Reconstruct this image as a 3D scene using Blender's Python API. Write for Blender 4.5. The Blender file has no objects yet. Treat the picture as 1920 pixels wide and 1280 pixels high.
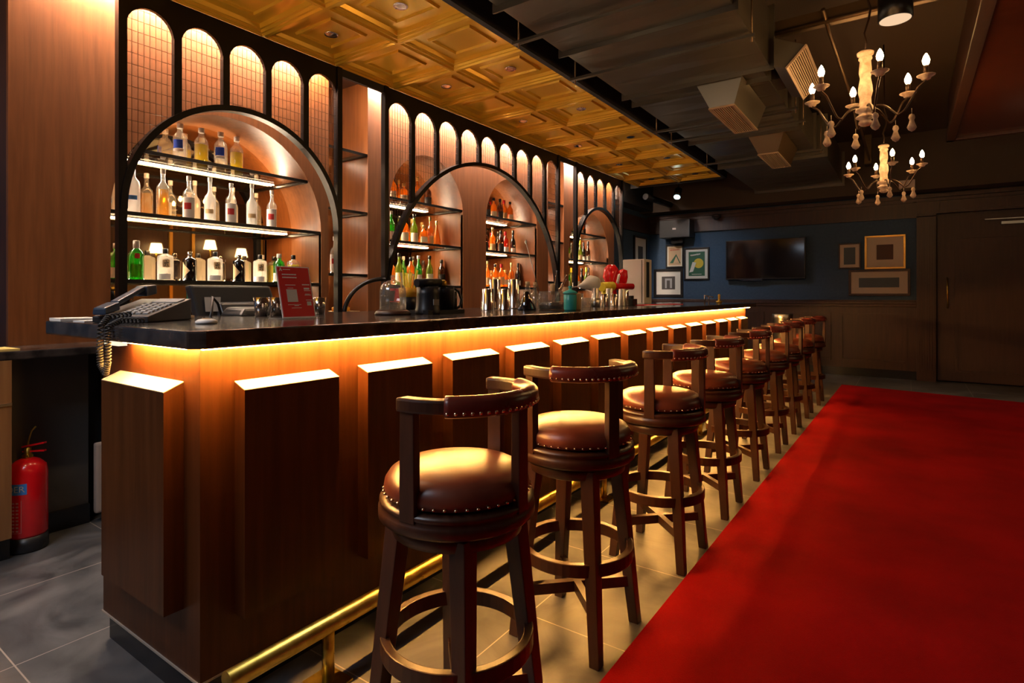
import bpy, math, random
from math import sin, cos, pi, sqrt, radians
random.seed(7)
scn = bpy.context.scene
C = scn.collection

# ------------------------------------------------------------------ camera
cam_d = bpy.data.cameras.new('camera'); cam = bpy.data.objects.new('camera', cam_d); C.objects.link(cam)
cam_d.sensor_width = 36.0; cam_d.lens = 20.0; cam_d.shift_y = -87/1920; cam_d.clip_start = 0.05; cam_d.clip_end = 60
cam.location = (0, 0, 1.2); cam.rotation_euler = (radians(90), 0, radians(34.89))
scn.camera = cam
# ------------------------------------------------------------------ world, view
w = bpy.data.worlds.new('world'); scn.world = w; w.use_nodes = True
w.node_tree.nodes['Background'].inputs[0].default_value = (0.9, 0.75, 0.6, 1)
w.node_tree.nodes['Background'].inputs[1].default_value = 0.01
vs = scn.view_settings
vs.view_transform = 'Standard'; vs.look = 'None'; vs.gamma = 1; vs.exposure = 0.0; vs.use_curve_mapping = False
# ------------------------------------------------------------------ light levels
LED_UNDER = 780.0      # strip under the counter
LED_SHELF = 260.0       # strips on the shelves
LED_WASH = 700.0        # strip above the wood wall
BULB = 200.0
def lamp(kind, name, loc, power, color, size=.1, size_y=None, rot=(0,0,0), angle=None, blend=.6):
    d = bpy.data.lights.new(name, kind); d.energy = power; d.color = color
    if kind == 'AREA':
        d.size = size
        if size_y: d.shape = 'RECTANGLE'; d.size_y = size_y
    else:
        d.shadow_soft_size = size
    if kind == 'SPOT': d.spot_size = radians(angle); d.spot_blend = blend
    o = bpy.data.objects.new(name, d); o.location = loc; o.rotation_euler = rot; C.objects.link(o); return o
WARM = (1, .62, .30); WARMW = (1, .76, .52); NEUT = (1, .88, .74); COOL = (.72, .83, 1)
# cool room light from behind left, then fill lamps added without fixtures
lamp('AREA', 'room_light', (-2.3, -1.0, 2.75), 52, COOL, 1.4, 1.4)
lamp('AREA', 'room_light', (.6, -1.6, 3.0), 2.5, WARMW, 1.2, 1.2)  # added ambient fill behind the camera
lamp('AREA', 'up_fill', (-.7, -1.3, 1.5), 22, WARMW, .8, .8, rot=(radians(180), 0, 0))  # unseen upward fill, added to lift the ducts and gold ceiling
lamp('AREA', 'up_fill', (-2.7, -1.3, 1.6), 70, WARMW, .8, .8, rot=(radians(180), 0, 0))
lamp('AREA', 'up_fill', (1.9, 1.5, 1.5), 9, WARMW, .4, .4, rot=(radians(180), 0, 0))
lamp('AREA', 'up_fill', (1.9, 6.0, 1.5), 7, WARMW, .4, .4, rot=(radians(180), 0, 0))
for y in (.2, 2.2, 4.4, 6.6, 8.3):       # ceiling downlights over the carpet and the stools
    lamp('SPOT', 'downlight_beam', (.45 if y != 4.4 else -.07, y, 2.9), 13 if y < 7 else 34, WARMW, .07, angle=58, blend=1)

# ------------------------------------------------------------------ materials
MATS = {}
def principled(name, col, rough=.5, metal=0, spec=.5, **kw):
    m = bpy.data.materials.new(name); m.use_nodes = True
    p = m.node_tree.nodes['Principled BSDF']
    p.inputs['Base Color'].default_value = (*col, 1); p.inputs['Roughness'].default_value = rough
    p.inputs['Metallic'].default_value = metal; p.inputs['Specular IOR Level'].default_value = spec
    if 'coat' in kw: p.inputs['Coat Weight'].default_value = kw['coat']; p.inputs['Coat Roughness'].default_value = kw.get('coatr', .1)
    MATS[name] = m; return m
def ramp_on(m, scale, c0, c1, detail=4, stretch=(1,1,1), bump=0, rough=None, p0=.35, p1=.65, dist=0, coord='Object'):
    nt = m.node_tree; n = nt.nodes; l = nt.links; p = n['Principled BSDF']
    tc = n.new('ShaderNodeTexCoord'); mp = n.new('ShaderNodeMapping'); mp.inputs['Scale'].default_value = stretch
    no = n.new('ShaderNodeTexNoise'); no.inputs['Scale'].default_value = scale; no.inputs['Detail'].default_value = detail
    no.inputs['Distortion'].default_value = dist
    r = n.new('ShaderNodeValToRGB'); r.color_ramp.elements[0].position = p0; r.color_ramp.elements[1].position = p1
    r.color_ramp.elements[0].color = (*c0, 1); r.color_ramp.elements[1].color = (*c1, 1)
    l.new(tc.outputs[coord], mp.inputs[0]); l.new(mp.outputs[0], no.inputs['Vector']); l.new(no.outputs[0], r.inputs[0]); l.new(r.outputs[0], p.inputs['Base Color'])
    if bump:
        b = n.new('ShaderNodeBump'); b.inputs['Strength'].default_value = bump; b.inputs['Distance'].default_value = .01
        l.new(no.outputs[0], b.inputs['Height']); l.new(b.outputs[0], p.inputs['Normal'])
    if rough:
        mr = n.new('ShaderNodeMapRange'); mr.inputs['To Min'].default_value = rough[0]; mr.inputs['To Max'].default_value = rough[1]
        l.new(no.outputs[0], mr.inputs[0]); l.new(mr.outputs[0], p.inputs['Roughness'])
    return m
def wood(name, c0, c1, rough=.38, scale=6, stretch=(9, 9, .7), coat=0):
    m = principled(name, c0, rough, coat=coat, coatr=.15)
    ramp_on(m, scale, c0, c1, 6, stretch, bump=.04, p0=.3, p1=.7, dist=.3); return m
def emit(name, col, s):
    m = bpy.data.materials.new(name); m.use_nodes = True; nt = m.node_tree; nt.nodes.clear()
    e = nt.nodes.new('ShaderNodeEmission'); e.inputs[0].default_value = (*col, 1); e.inputs[1].default_value = s
    o = nt.nodes.new('ShaderNodeOutputMaterial'); nt.links.new(e.outputs[0], o.inputs[0]); MATS[name] = m; return m
def glassy(name, tint, body, mix=.45, gloss=.12, rough=.04):
    """clear tinted glass: part see-through, part glowing body colour, with a glossy skin"""
    m = bpy.data.materials.new(name); m.use_nodes = True; nt = m.node_tree; n = nt.nodes; l = nt.links; n.clear()
    tr = n.new('ShaderNodeBsdfTransparent'); tr.inputs[0].default_value = (*tint, 1)
    tl = n.new('ShaderNodeBsdfTranslucent'); tl.inputs[0].default_value = (*body, 1)
    df = n.new('ShaderNodeBsdfDiffuse'); df.inputs[0].default_value = (*body, 1)
    gl = n.new('ShaderNodeBsdfGlossy'); gl.inputs[1].default_value = rough
    a = n.new('ShaderNodeMixShader'); a.inputs[0].default_value = .5; l.new(tl.outputs[0], a.inputs[1]); l.new(df.outputs[0], a.inputs[2])
    b = n.new('ShaderNodeMixShader'); b.inputs[0].default_value = mix; l.new(tr.outputs[0], b.inputs[1]); l.new(a.outputs[0], b.inputs[2])
    lw = n.new('ShaderNodeLayerWeight'); lw.inputs[0].default_value = .35
    mu = n.new('ShaderNodeMath'); mu.operation = 'MULTIPLY_ADD'; mu.inputs[1].default_value = .6; mu.inputs[2].default_value = gloss
    l.new(lw.outputs['Facing'], mu.inputs[0])
    c = n.new('ShaderNodeMixShader'); l.new(mu.outputs[0], c.inputs[0]); l.new(b.outputs[0], c.inputs[1]); l.new(gl.outputs[0], c.inputs[2])
    o = n.new('ShaderNodeOutputMaterial'); l.new(c.outputs[0], o.inputs[0]); MATS[name] = m; return m

wood('walnut', (.125, .037, .008), (.185, .060, .015), .36, 5, (8, 8, .5))
wood('bar_wood', (.048, .014, .0035), (.080, .025, .007), .40, 5, (8, 8, .5))
MATS['bar_wood'].node_tree.nodes['Principled BSDF'].inputs['Specular IOR Level'].default_value = .22
wood('strip_lit_wood', (.55, .45, .34), (.66, .56, .43), .4, 5, (.5, 8, 8))  # pale colour stands in for strip light whitening the bar wood
wood('stool_wood', (.030, .010, .005), (.055, .019, .009), .36, 8, (5, 5, 1), coat=.06)
wood('dark_wood', (.036, .012, .006), (.060, .021, .010), .42, 5, (8, 8, .5))
wood('door_wood', (.045, .018, .012), (.060, .025, .016), .5, 5, (8, 8, .5))
wood('cabinet_wood', (.22, .10, .035), (.30, .14, .05), .4, 5, (8, 8, .5))
wood('red_gloss_wood', (.07, .013, .004), (.11, .022, .007), .22, 3, (1, 6, 1), coat=.4)
wood('light_wood', (.5, .33, .16), (.62, .43, .23), .5)
ramp_on(principled('stone', (.03, .024, .022), .14), 14, (.020, .016, .015), (.075, .058, .050), 8, (1,1,1), p0=.4, p1=.75)
ramp_on(principled('leather', (.16, .035, .018), .3), 6, (.085, .016, .009), (.165, .042, .020), 8, (1,1,1), bump=.12, rough=(.22, .42))
ramp_on(principled('dark_leather', (.13, .02, .012), .28), 6, (.10, .014, .009), (.17, .03, .017), 8, (1,1,1), bump=.1, rough=(.2, .36))
ramp_on(principled('carpet', (.35, .004, .006), .95, spec=.1), 1.6, (.17, .001, .002), (.30, .002, .004), 5, (1,1,1), p0=.3, p1=.7)
nt = MATS['carpet'].node_tree
_n = nt.nodes.new('ShaderNodeTexNoise'); _n.inputs['Scale'].default_value = 260
_b = nt.nodes.new('ShaderNodeBump'); _b.inputs['Strength'].default_value = .6; _b.inputs['Distance'].default_value = .004
_t = nt.nodes.new('ShaderNodeTexCoord'); nt.links.new(_t.outputs['Object'], _n.inputs['Vector'])
nt.links.new(_n.outputs[0], _b.inputs['Height']); nt.links.new(_b.outputs[0], nt.nodes['Principled BSDF'].inputs['Normal'])
ramp_on(principled('gold_tile', (.75, .42, .07), .27, .4), .6, (.84, .47, .03), (.86, .50, .035), 1, (1,1,1))
ramp_on(principled('brass', (.62, .43, .08), .3, 1), 30, (.52, .36, .06), (.68, .48, .10), 3, (1,1,1), rough=(.22, .40))
principled('nail_brass', (.75, .55, .35), .2, 1)
principled('black_metal', (.012, .011, .011), .32, .6)
principled('wire', (.10, .055, .03), .35, .8)
ramp_on(principled('duct_paint', (.075, .062, .05), .30, .6), .8, (.12, .105, .080), (.165, .145, .11), 2, (1,1,1))
principled('duct_edge', (.16, .10, .05), .4, .7)
principled('ceiling_paint', (.06, .038, .022), .8)
principled('black_paint', (.010, .008, .007), .7)
principled('grille_metal', (.48, .33, .20), .45, .3)
principled('steel', (.78, .77, .75), .12, 1)
principled('steel_brushed', (.62, .60, .56), .3, 1)
principled('chrome', (.85, .85, .85), .07, 1)
ramp_on(principled('blue_wall', (.035, .075, .15), .75), 30, (.035, .075, .14), (.045, .09, .16), 5)
principled('black_plastic', (.016, .016, .018), .35)
principled('dark_panel', (.085, .078, .072), .6)
principled('dark_grey_plastic', (.020, .021, .023), .38)
principled('blue_black_plastic', (.02, .035, .06), .3)
principled('white_plastic', (.72, .69, .64), .4)
principled('beige_plastic', (.50, .40, .34), .45)
principled('grey_print', (.30, .29, .28), .6)
principled('red_gloss', (.78, .008, .014), .2, coat=.5)
principled('red_paper', (.80, .008, .020), .4)
principled('pale_paper', (.78, .70, .60), .6)
principled('white_print', (.95, .85, .80), .6)
principled('pink_print', (.80, .30, .28), .6)
principled('blue_print', (.02, .08, .62), .5)
principled('blue_label', (.05, .25, .75), .5)
principled('yellow_paper', (.78, .55, .16), .6)
principled('screen_black', (.004, .004, .005), .08)
principled('white_tin', (.88, .85, .80), .3)
principled('teal_glaze', (.05, .42, .38), .18)
principled('orange_plastic', (.9, .42, .03), .4)
principled('yellow_plastic', (.92, .72, .04), .35)
principled('red_plastic', (.62, .01, .015), .25)
principled('mirror', (.78, .62, .42), .015, 1)
ramp_on(principled('whitewashed', (.62, .46, .32), .6), 25, (.42, .28, .18), (.76, .60, .45), 6, (1,1,1), bump=.2)
principled('iron', (.06, .035, .022), .38, .8)
principled('cream_label', (.80, .74, .60), .6)
principled('white_label', (.86, .82, .78), .55)
principled('tan_label', (.72, .50, .26), .6)
principled('black_label', (.02, .018, .018), .5)
principled('red_label', (.55, .03, .03), .5)
principled('gold_cap', (.75, .55, .22), .3, .8)
principled('white_cap', (.75, .70, .66), .35)
principled('black_cap', (.015, .014, .016), .3)
principled('red_cap', (.45, .01, .015), .3)
principled('cork', (.55, .36, .18), .7)
principled('gilt', (.62, .36, .08), .35, .7)
principled('pic_mat', (.66, .56, .44), .7)
principled('pic_mat_light', (.74, .70, .62), .7)
principled('kick_black', (.014, .014, .016), .2)
principled('grout', (.34, .28, .22), .7)
principled('rubber', (.02, .02, .02), .6)
principled('amber_back', (.10, .045, .012), .4)
glassy('smoked_glass', (.80, .76, .68), (.02, .018, .016), .12, .10, .02)
glassy('clear_glass', (.93, .92, .88), (.85, .82, .76), .12, .10)
glassy('clear_bottle', (.93, .91, .86), (.90, .85, .76), .16, .07)
glassy('backlit_glass', (.92, .88, .80), (.95, .90, .80), .60, .06)  # clear glass whitened, the backlight put into its body colour
glassy('frosted', (.85, .83, .80), (.92, .90, .88), .88, .03, .3)
glassy('green_bottle', (.10, .45, .08), (.05, .34, .04), .5, .10)
glassy('olive_bottle', (.35, .45, .06), (.28, .34, .04), .5, .10)
glassy('amber_bottle', (.85, .38, .06), (.80, .30, .03), .5, .08)
glassy('brown_bottle', (.30, .10, .03), (.18, .05, .015), .5, .10)
glassy('yellow_liquid', (.95, .80, .05), (1, .85, .0), .92, .02)
glassy('gold_liquid', (.9, .6, .15), (.78, .45, .06), .5, .05)
glassy('red_bottle', (.75, .10, .04), (.65, .05, .02), .6, .08)
glassy('black_bottle', (.03, .02, .02), (.012, .010, .012), .9, .10)
glassy('dark_liquid', (.20, .08, .04), (.06, .02, .01), .8, .05)
emit('led_under', (1, .46, .10), LED_UNDER)
emit('led_shelf', (1, .80, .58), LED_SHELF)
emit('led_wash', (1, .80, .64), LED_WASH)
emit('bulb', (1, .55, .20), BULB)
emit('lamp_shade', (1, .80, .42), 7)
emit('disc_lit', (1, .66, .40), .95)
emit('cool_lit', (.6, .95, 1), 12)
emit('led_channel', (1, .85, .6), 1.2)

# slate floor with narrow grout lines on a .6 m grid
m = principled('slate', (.08, .08, .085), .42)
nt = m.node_tree; n = nt.nodes; l = nt.links; p = n['Principled BSDF']
tc = n.new('ShaderNodeTexCoord'); sp = n.new('ShaderNodeSeparateXYZ'); l.new(tc.outputs['Object'], sp.inputs[0])
def grid(axis, off):
    a = n.new('ShaderNodeMath'); a.operation = 'ADD'; a.inputs[1].default_value = off; l.new(sp.outputs[axis], a.inputs[0])
    d = n.new('ShaderNodeMath'); d.operation = 'PINGPONG'; d.inputs[1].default_value = .3; l.new(a.outputs[0], d.inputs[0])
    c = n.new('ShaderNodeMath'); c.operation = 'LESS_THAN'; c.inputs[1].default_value = .0022; l.new(d.outputs[0], c.inputs[0]); return c
gx = grid(0, 2.375 + 6); gy = grid(1, -.59 + 6)
mx = n.new('ShaderNodeMath'); mx.operation = 'MAXIMUM'; l.new(gx.outputs[0], mx.inputs[0]); l.new(gy.outputs[0], mx.inputs[1])
no = n.new('ShaderNodeTexNoise'); no.inputs['Scale'].default_value = 3.2; no.inputs['Detail'].default_value = 8; no.inputs['Distortion'].default_value = 1.2
l.new(tc.outputs['Object'], no.inputs['Vector'])
r = n.new('ShaderNodeValToRGB'); r.color_ramp.elements[0].color = (.042, .043, .046, 1); r.color_ramp.elements[1].color = (.14, .138, .138, 1)
r.color_ramp.elements[0].position = .35; r.color_ramp.elements[1].position = .7; l.new(no.outputs[0], r.inputs[0])
mc = n.new('ShaderNodeMixRGB'); mc.inputs[2].default_value = (.34, .30, .26, 1); l.new(mx.outputs[0], mc.inputs[0]); l.new(r.outputs[0], mc.inputs[1]); l.new(mc.outputs[0], p.inputs['Base Color'])
mr = n.new('ShaderNodeMapRange'); mr.inputs['To Min'].default_value = .28; mr.inputs['To Max'].default_value = .55; l.new(no.outputs[0], mr.inputs[0]); l.new(mr.outputs[0], p.inputs['Roughness'])
bp = n.new('ShaderNodeBump'); bp.inputs['Strength'].default_value = .15; bp.inputs['Distance'].default_value = .02; l.new(no.outputs[0], bp.inputs['Height']); l.new(bp.outputs[0], p.inputs['Normal'])

# ------------------------------------------------------------------ mesh helpers
class MB:
    def __init__(s): s.v = []; s.f = []; s.sm = []
    def add(s, vs_, fs, smooth=False):
        o = len(s.v); s.v += [tuple(x) for x in vs_]; s.f += [tuple(i + o for i in f) for f in fs]; s.sm += [smooth] * len(fs); return s
    def box(s, x0, x1, y0, y1, z0, z1):
        return s.add([(x0,y0,z0),(x1,y0,z0),(x1,y1,z0),(x0,y1,z0),(x0,y0,z1),(x1,y0,z1),(x1,y1,z1),(x0,y1,z1)],
                     [(0,3,2,1),(4,5,6,7),(0,1,5,4),(1,2,6,5),(2,3,7,6),(3,0,4,7)])
    def hexa(s, lo, hi):          # lo, hi: four points each, counter-clockwise from above
        return s.add(list(lo) + list(hi), [(0,3,2,1),(4,5,6,7),(0,1,5,4),(1,2,6,5),(2,3,7,6),(3,0,4,7)])
    def quad(s, a, b, c, d): return s.add([a, b, c, d], [(0,1,2,3)])
    def lathe(s, prof, cx=0, cy=0, cz=0, seg=20, sx=1, sy=1, a0=0):
        vs_ = []; fs = []; n_ = len(prof)
        for i in range(seg):
            a = 2*pi*i/seg + a0
            for r_, z in prof: vs_.append((cx + r_*cos(a)*sx, cy + r_*sin(a)*sy, cz + z))
        for i in range(seg):
            j = (i+1) % seg
            for k in range(n_-1): fs.append((i*n_+k, j*n_+k, j*n_+k+1, i*n_+k+1))
        s.add(vs_, fs, True)
        o = len(s.v) - len(vs_)
        if prof[0][0] > 1e-4: s.f.append(tuple(o + i*n_ for i in range(seg))[::-1]); s.sm.append(False)
        if prof[-1][0] > 1e-4: s.f.append(tuple(o + i*n_ + n_-1 for i in range(seg))); s.sm.append(False)
        return s
    def tube(s, pts, r_, seg=10, closed=False, cap=True):
        from mathutils import Vector
        P = [Vector(q) for q in pts]; N = len(P); vs_ = []; up = None
        for i, q in enumerate(P):
            if closed: t = (P[(i+1) % N] - P[i-1])
            else: t = P[min(i+1, N-1)] - P[max(i-1, 0)]
            t.normalize()
            if up is None:
                up = Vector((0,0,1)) if abs(t.z) < .9 else Vector((1,0,0))
            x = t.cross(up)
            if x.length < 1e-4: x = t.orthogonal()
            x.normalize(); up = x.cross(t).normalized()
            rr = r_[i] if isinstance(r_, (list, tuple)) else r_
            for k in range(seg):
                a = 2*pi*k/seg; vs_.append(q + x*cos(a)*rr + up*sin(a)*rr)
        fs = []
        for i in range(N if closed else N-1):
            j = (i+1) % N
            for k in range(seg): fs.append((i*seg+k, j*seg+k, j*seg+(k+1) % seg, i*seg+(k+1) % seg))
        s.add(vs_, fs, True); o = len(s.v) - len(vs_)
        if not closed and cap:
            s.f.append(tuple(o+k for k in range(seg))); s.sm.append(False)
            s.f.append(tuple(o+(N-1)*seg+k for k in range(seg))[::-1]); s.sm.append(False)
        return s
    def beam(s, a, b, w0, w1=None, h=None):   # square bar from a to b, axis mostly vertical; w = width in x and y
        w1 = w1 or w0
        f = lambda c, w_: [(c[0]-w_/2, c[1]-w_/2, c[2]), (c[0]+w_/2, c[1]-w_/2, c[2]), (c[0]+w_/2, c[1]+w_/2, c[2]), (c[0]-w_/2, c[1]+w_/2, c[2])]
        return s.hexa(f(a, w0), f(b, w1))
    def bar(s, a, b, w_, h_):      # horizontal bar
        dx, dy = b[0]-a[0], b[1]-a[1]; L = sqrt(dx*dx+dy*dy) or 1; nx, ny = -dy/L*w_/2, dx/L*w_/2
        lo = [(a[0]-nx, a[1]-ny, a[2]-h_/2), (b[0]-nx, b[1]-ny, b[2]-h_/2), (b[0]+nx, b[1]+ny, b[2]-h_/2), (a[0]+nx, a[1]+ny, a[2]-h_/2)]
        return s.hexa(lo, [(x, y, z+h_) for x, y, z in lo])
    def strip(s, pts, x0, x1):    # pts: (y, zlow, zhigh); a solid plate between x0 and x1
        n_ = len(pts); vs_ = []
        for x in (x0, x1):
            for y, a, b in pts: vs_ += [(x, y, a), (x, y, b)]
        fs = []; o = 2*n_
        for i in range(n_-1):
            k = 2*i
            fs += [(k, k+1, k+3, k+2), (o+k, o+k+2, o+k+3, o+k+1), (k, k+2, o+k+2, o+k), (k+1, o+k+1, o+k+3, k+3)]
        fs += [(0, o, o+1, 1), (2*n_-2, 2*n_-1, o+2*n_-1, o+2*n_-2)]
        return s.add(vs_, fs)
    def ringseg(s, r0, r1, z0, z1, a0, a1, n_=32, cx=0, cy=0):
        vs_ = []; fs = []; full = abs(a1-a0) > 2*pi-1e-3; cnt = n_ if full else n_+1
        for i in range(cnt):
            a = a0 + (a1-a0)*i/n_
            for r_, z in ((r0,z0),(r1,z0),(r1,z1),(r0,z1)): vs_.append((cx+r_*cos(a), cy+r_*sin(a), z))
        for i in range(n_):
            j = (i+1) % cnt
            for k in range(4): fs.append((i*4+k, j*4+k, j*4+(k+1) % 4, i*4+(k+1) % 4))
        s.add(vs_, fs)
        if not full:
            o = len(s.v)-len(vs_); s.f += [(o, o+1, o+2, o+3), (o+n_*4+3, o+n_*4+2, o+n_*4+1, o+n_*4)]; s.sm += [False]*2
        return s
    def mesh(s, name, mat, bevel=0):
        me = bpy.data.meshes.new(name); me.from_pydata(s.v, [], s.f); me.validate(); me.update()
        if len(me.polygons) == len(s.sm): me.polygons.foreach_set('use_smooth', s.sm)
        import bmesh
        bm = bmesh.new(); bm.from_mesh(me); bmesh.ops.recalc_face_normals(bm, faces=bm.faces)
        if bevel:
            ed = [e for e in bm.edges if len(e.link_faces) == 2 and e.calc_face_angle(0) > .6]
            try: bmesh.ops.bevel(bm, geom=ed, offset=bevel, segments=2, affect='EDGES', profile=.6)
            except Exception: pass
        bm.to_mesh(me); bm.free()
        me.materials.append(MATS[mat]); return me

ORG = {}
def root(name, label, cat, loc=(0,0,0), rz=0, group=None):
    o = bpy.data.objects.new(name, None); o.empty_display_size = .05; C.objects.link(o); o.location = loc; o.rotation_euler = (0,0,rz)
    o['label'] = label; o['category'] = cat
    if group: o['group'] = group
    ORG[o.name] = loc; return o
def part(name, mb, mat, parent, label=None, bevel=0, world=True):
    """a part; vertices are given in the place's coordinates (world) or in the thing's own"""
    off = ORG.get(parent.name, (0,0,0)) if world else (0,0,0)
    if world and off != (0,0,0): mb.v = [(x-off[0], y-off[1], z-off[2]) for x, y, z in mb.v]
    o = bpy.data.objects.new(name, mb.mesh(name, mat, bevel)); C.objects.link(o); o.parent = parent
    ORG[o.name] = off
    if label: o['label'] = label
    return o
def single(name, mb, mat, label, cat, loc=(0,0,0), group=None, bevel=0, world=True):
    if world and loc != (0,0,0): mb.v = [(x-loc[0], y-loc[1], z-loc[2]) for x, y, z in mb.v]
    o = bpy.data.objects.new(name, mb.mesh(name, mat, bevel)); C.objects.link(o); o.location = loc
    o['label'] = label; o['category'] = cat
    if group: o['group'] = group
    ORG[o.name] = loc; return o
def struct(name, mb, mat, parent=None, bevel=0):
    o = bpy.data.objects.new(name, mb.mesh(name, mat, bevel)); C.objects.link(o)
    if parent: o.parent = parent
    else: o['kind'] = 'structure'
    ORG[o.name] = (0,0,0); return o
def copy_tree(o, parent=None):
    c = o.copy(); C.objects.link(c)
    if parent: c.parent = parent
    for ch in list(o.children): copy_tree(ch, c)
    return c
def text_mb(s, size, origin, ux, uz, extrude=.0006):
    """letters as geometry; ux = writing direction, uz = up"""
    cu = bpy.data.curves.new('t', 'FONT'); cu.body = s; cu.size = size; cu.extrude = extrude; cu.align_x = 'CENTER'; cu.align_y = 'CENTER'
    ob = bpy.data.objects.new('t', cu); C.objects.link(ob); bpy.context.view_layer.update()
    me = bpy.data.meshes.new_from_object(ob.evaluated_get(bpy.context.evaluated_depsgraph_get()))
    from mathutils import Vector
    ux = Vector(ux).normalized(); uz = Vector(uz).normalized(); un = ux.cross(uz); og = Vector(origin)
    mb = MB(); mb.add([og + ux*v.co.x + uz*v.co.y + un*v.co.z for v in me.vertices], [tuple(pp.vertices) for pp in me.polygons])
    bpy.data.objects.remove(ob); bpy.data.curves.remove(cu); bpy.data.meshes.remove(me); return mb

# ------------------------------------------------------------------ the room
XW = -3.66      # wood wall plane
XF = -3.50      # black arch screen plane
XB = -4.04      # niche backs
ZC = 2.90       # gold ceiling
struct('floor', MB().box(-4.3, 2.45, -2.7, 10.1, -.1, 0), 'slate')
struct('ceiling', MB().box(-4.3, 2.45, -2.7, 10.1, 3.4, 3.5), 'ceiling_paint')
struct('wall_left', MB().box(-3.98, -3.86, 7.97, 9.9, 0, 3.4).box(-4.3, -4.18, -2.7, 7.97, 0, 3.4), 'blue_wall')
struct('wall_right', MB().box(2.35, 2.45, -2.7, 10.1, 0, 3.4), 'dark_wood')
struct('wall_front', MB().box(-4.3, 2.45, -2.7, -2.6, 0, 3.4), 'dark_wood')
struct('wall_back', MB().box(-3.86, .09, 9.9, 10.0, 0, 3.4), 'blue_wall')
struct('wall_door', MB().box(.09, 2.35, 9.98, 10.08, 0, 3.4), 'dark_wood')
# far wall: wainscot, chair rail, cornice band
t = MB().box(-3.86, .09, 9.87, 9.9, .12, 1.03)
for k in range(4):
    x0 = -3.7 + k*.95; t.box(x0, x0+.03, 9.855, 9.87, .22, .93).box(x0+.8, x0+.83, 9.855, 9.87, .22, .93).box(x0+.03, x0+.8, 9.855, 9.87, .22, .25).box(x0+.03, x0+.8, 9.855, 9.87, .90, .93)
struct('trim_1', t, 'dark_wood')
struct('trim_2', MB().box(-3.86, .09, 9.84, 9.9, 1.03, 1.07).box(-3.86, .09, 9.82, 9.9, 1.07, 1.11).box(-3.86, .09, 9.86, 9.9, 1.11, 1.13), 'dark_wood', bevel=.005)
struct('trim_3', MB().box(-3.86, .09, 9.84, 9.9, 2.29, 2.50).box(-3.86, 2.35, 9.78, 9.9, 2.55, 2.60).box(-3.86, .09, 9.82, 9.9, 2.50, 2.55), 'dark_wood')
struct('baseboard_back', MB().box(-3.86, .09, 9.86, 9.9, 0, .12), 'kick_black')
struct('trim_4', MB().box(-3.86, -3.82, 7.98, 9.84, 1.03, 1.11).box(-3.86, -3.845, 7.98, 9.84, .1, 1.03), 'dark_wood')
struct('trim_5', MB().box(-3.86, -3.82, 7.98, 9.84, 2.29, 2.55), 'dark_wood')
# soffit in front of the far wall
struct('trim_6', MB().box(-3.86, 2.35, 9.45, 9.78, 2.62, 3.4), 'ceiling_paint')
struct('trim_7', MB().box(-4.1, -3.62, 7.97, 9.45, 2.65, 3.4), 'black_paint')
# door surround and door
dp = MB().box(.09, .31, 9.80, 9.9, .0, 2.29)
for k in range(7):
    x = .112 + k*.028; dp.box(x, x+.014, 9.79, 9.80, .16, 2.24)
struct('trim_8', dp, 'dark_wood')
struct('trim_9', MB().box(.09, .31, 9.79, 9.9, 2.30, 2.50).box(.11, .29, 9.78, 9.79, 2.33, 2.47).box(.31, 2.3, 9.81, 9.9, 2.33, 2.50).box(.35, 2.28, 9.795, 9.81, 2.36, 2.47).box(.05, 2.3, 9.76, 9.9, 2.50, 2.54), 'dark_wood')
d1 = MB().box(.33, 2.2, 9.88, 9.95, .02, 2.28)
d = struct('door_1', d1, 'door_wood')
fr = MB()
x0, x1, z0, z1 = .52, 2.0, .14, 2.0
fr.box(x0, x1, 9.868, 9.88, z1-.03, z1).box(x0, x1, 9.868, 9.88, z0, z0+.03).box(x0, x0+.03, 9.868, 9.88, z0+.03, z1-.03).box(x1-.03, x1, 9.868, 9.88, z0+.03, z1-.03)
fr.box(x0+.07, x1-.07, 9.872, 9.88, z0+.08, z1-.08)
o = struct('door_panel', fr, 'door_wood', d)
o = struct('door_handle', MB().tube([(.435, 9.88, 1.44), (.435, 9.83, 1.42), (.437, 9.815, 1.23), (.44, 9.83, 1.04), (.44, 9.88, 1.02)], .010, 8), 'brass', d); o['label'] = 'brass bar handle'
o = struct('door_closer', MB().box(1.0, 1.5, 9.82, 9.88, 2.135, 2.17).bar((.83, 9.80, 2.205), (1.45, 9.80, 2.205), .02, .012), 'steel_brushed', d); o['label'] = 'steel closer arm'
# ceiling pieces
struct('trim_10', MB().box(-2.19, -2.15, -1.3, 8.5, 2.885, 3.4).box(-3.86, -2.19, 8.48, 8.52, 2.885, 3.4), 'black_paint')
struct('trim_11', MB().box(.42, 2.35, -2.6, 7.9, 2.93, 3.0), 'red_gloss_wood')
struct('trim_12', MB().box(.34, .42, -2.6, 7.98, 2.90, 2.99).box(.34, 2.35, 7.90, 7.98, 2.90, 2.99).box(.36, .40, -2.6, 7.94, 2.99, 3.4).box(.36, 2.35, 7.92, 7.96, 2.99, 3.4), 'dark_wood', bevel=.008)

# red carpet runner
cz = .012
cp = [(-.80, -1.6), (2.2, -1.6), (2.2, 8.2), (-.73, 8.72)]
single('red_carpet', MB().hexa([(x, y, 0.001) for x, y in cp], [(x, y, cz) for x, y in cp]), 'carpet', 'wide plain red carpet runner on the dark tiled floor beside the stools', 'carpet')

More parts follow.
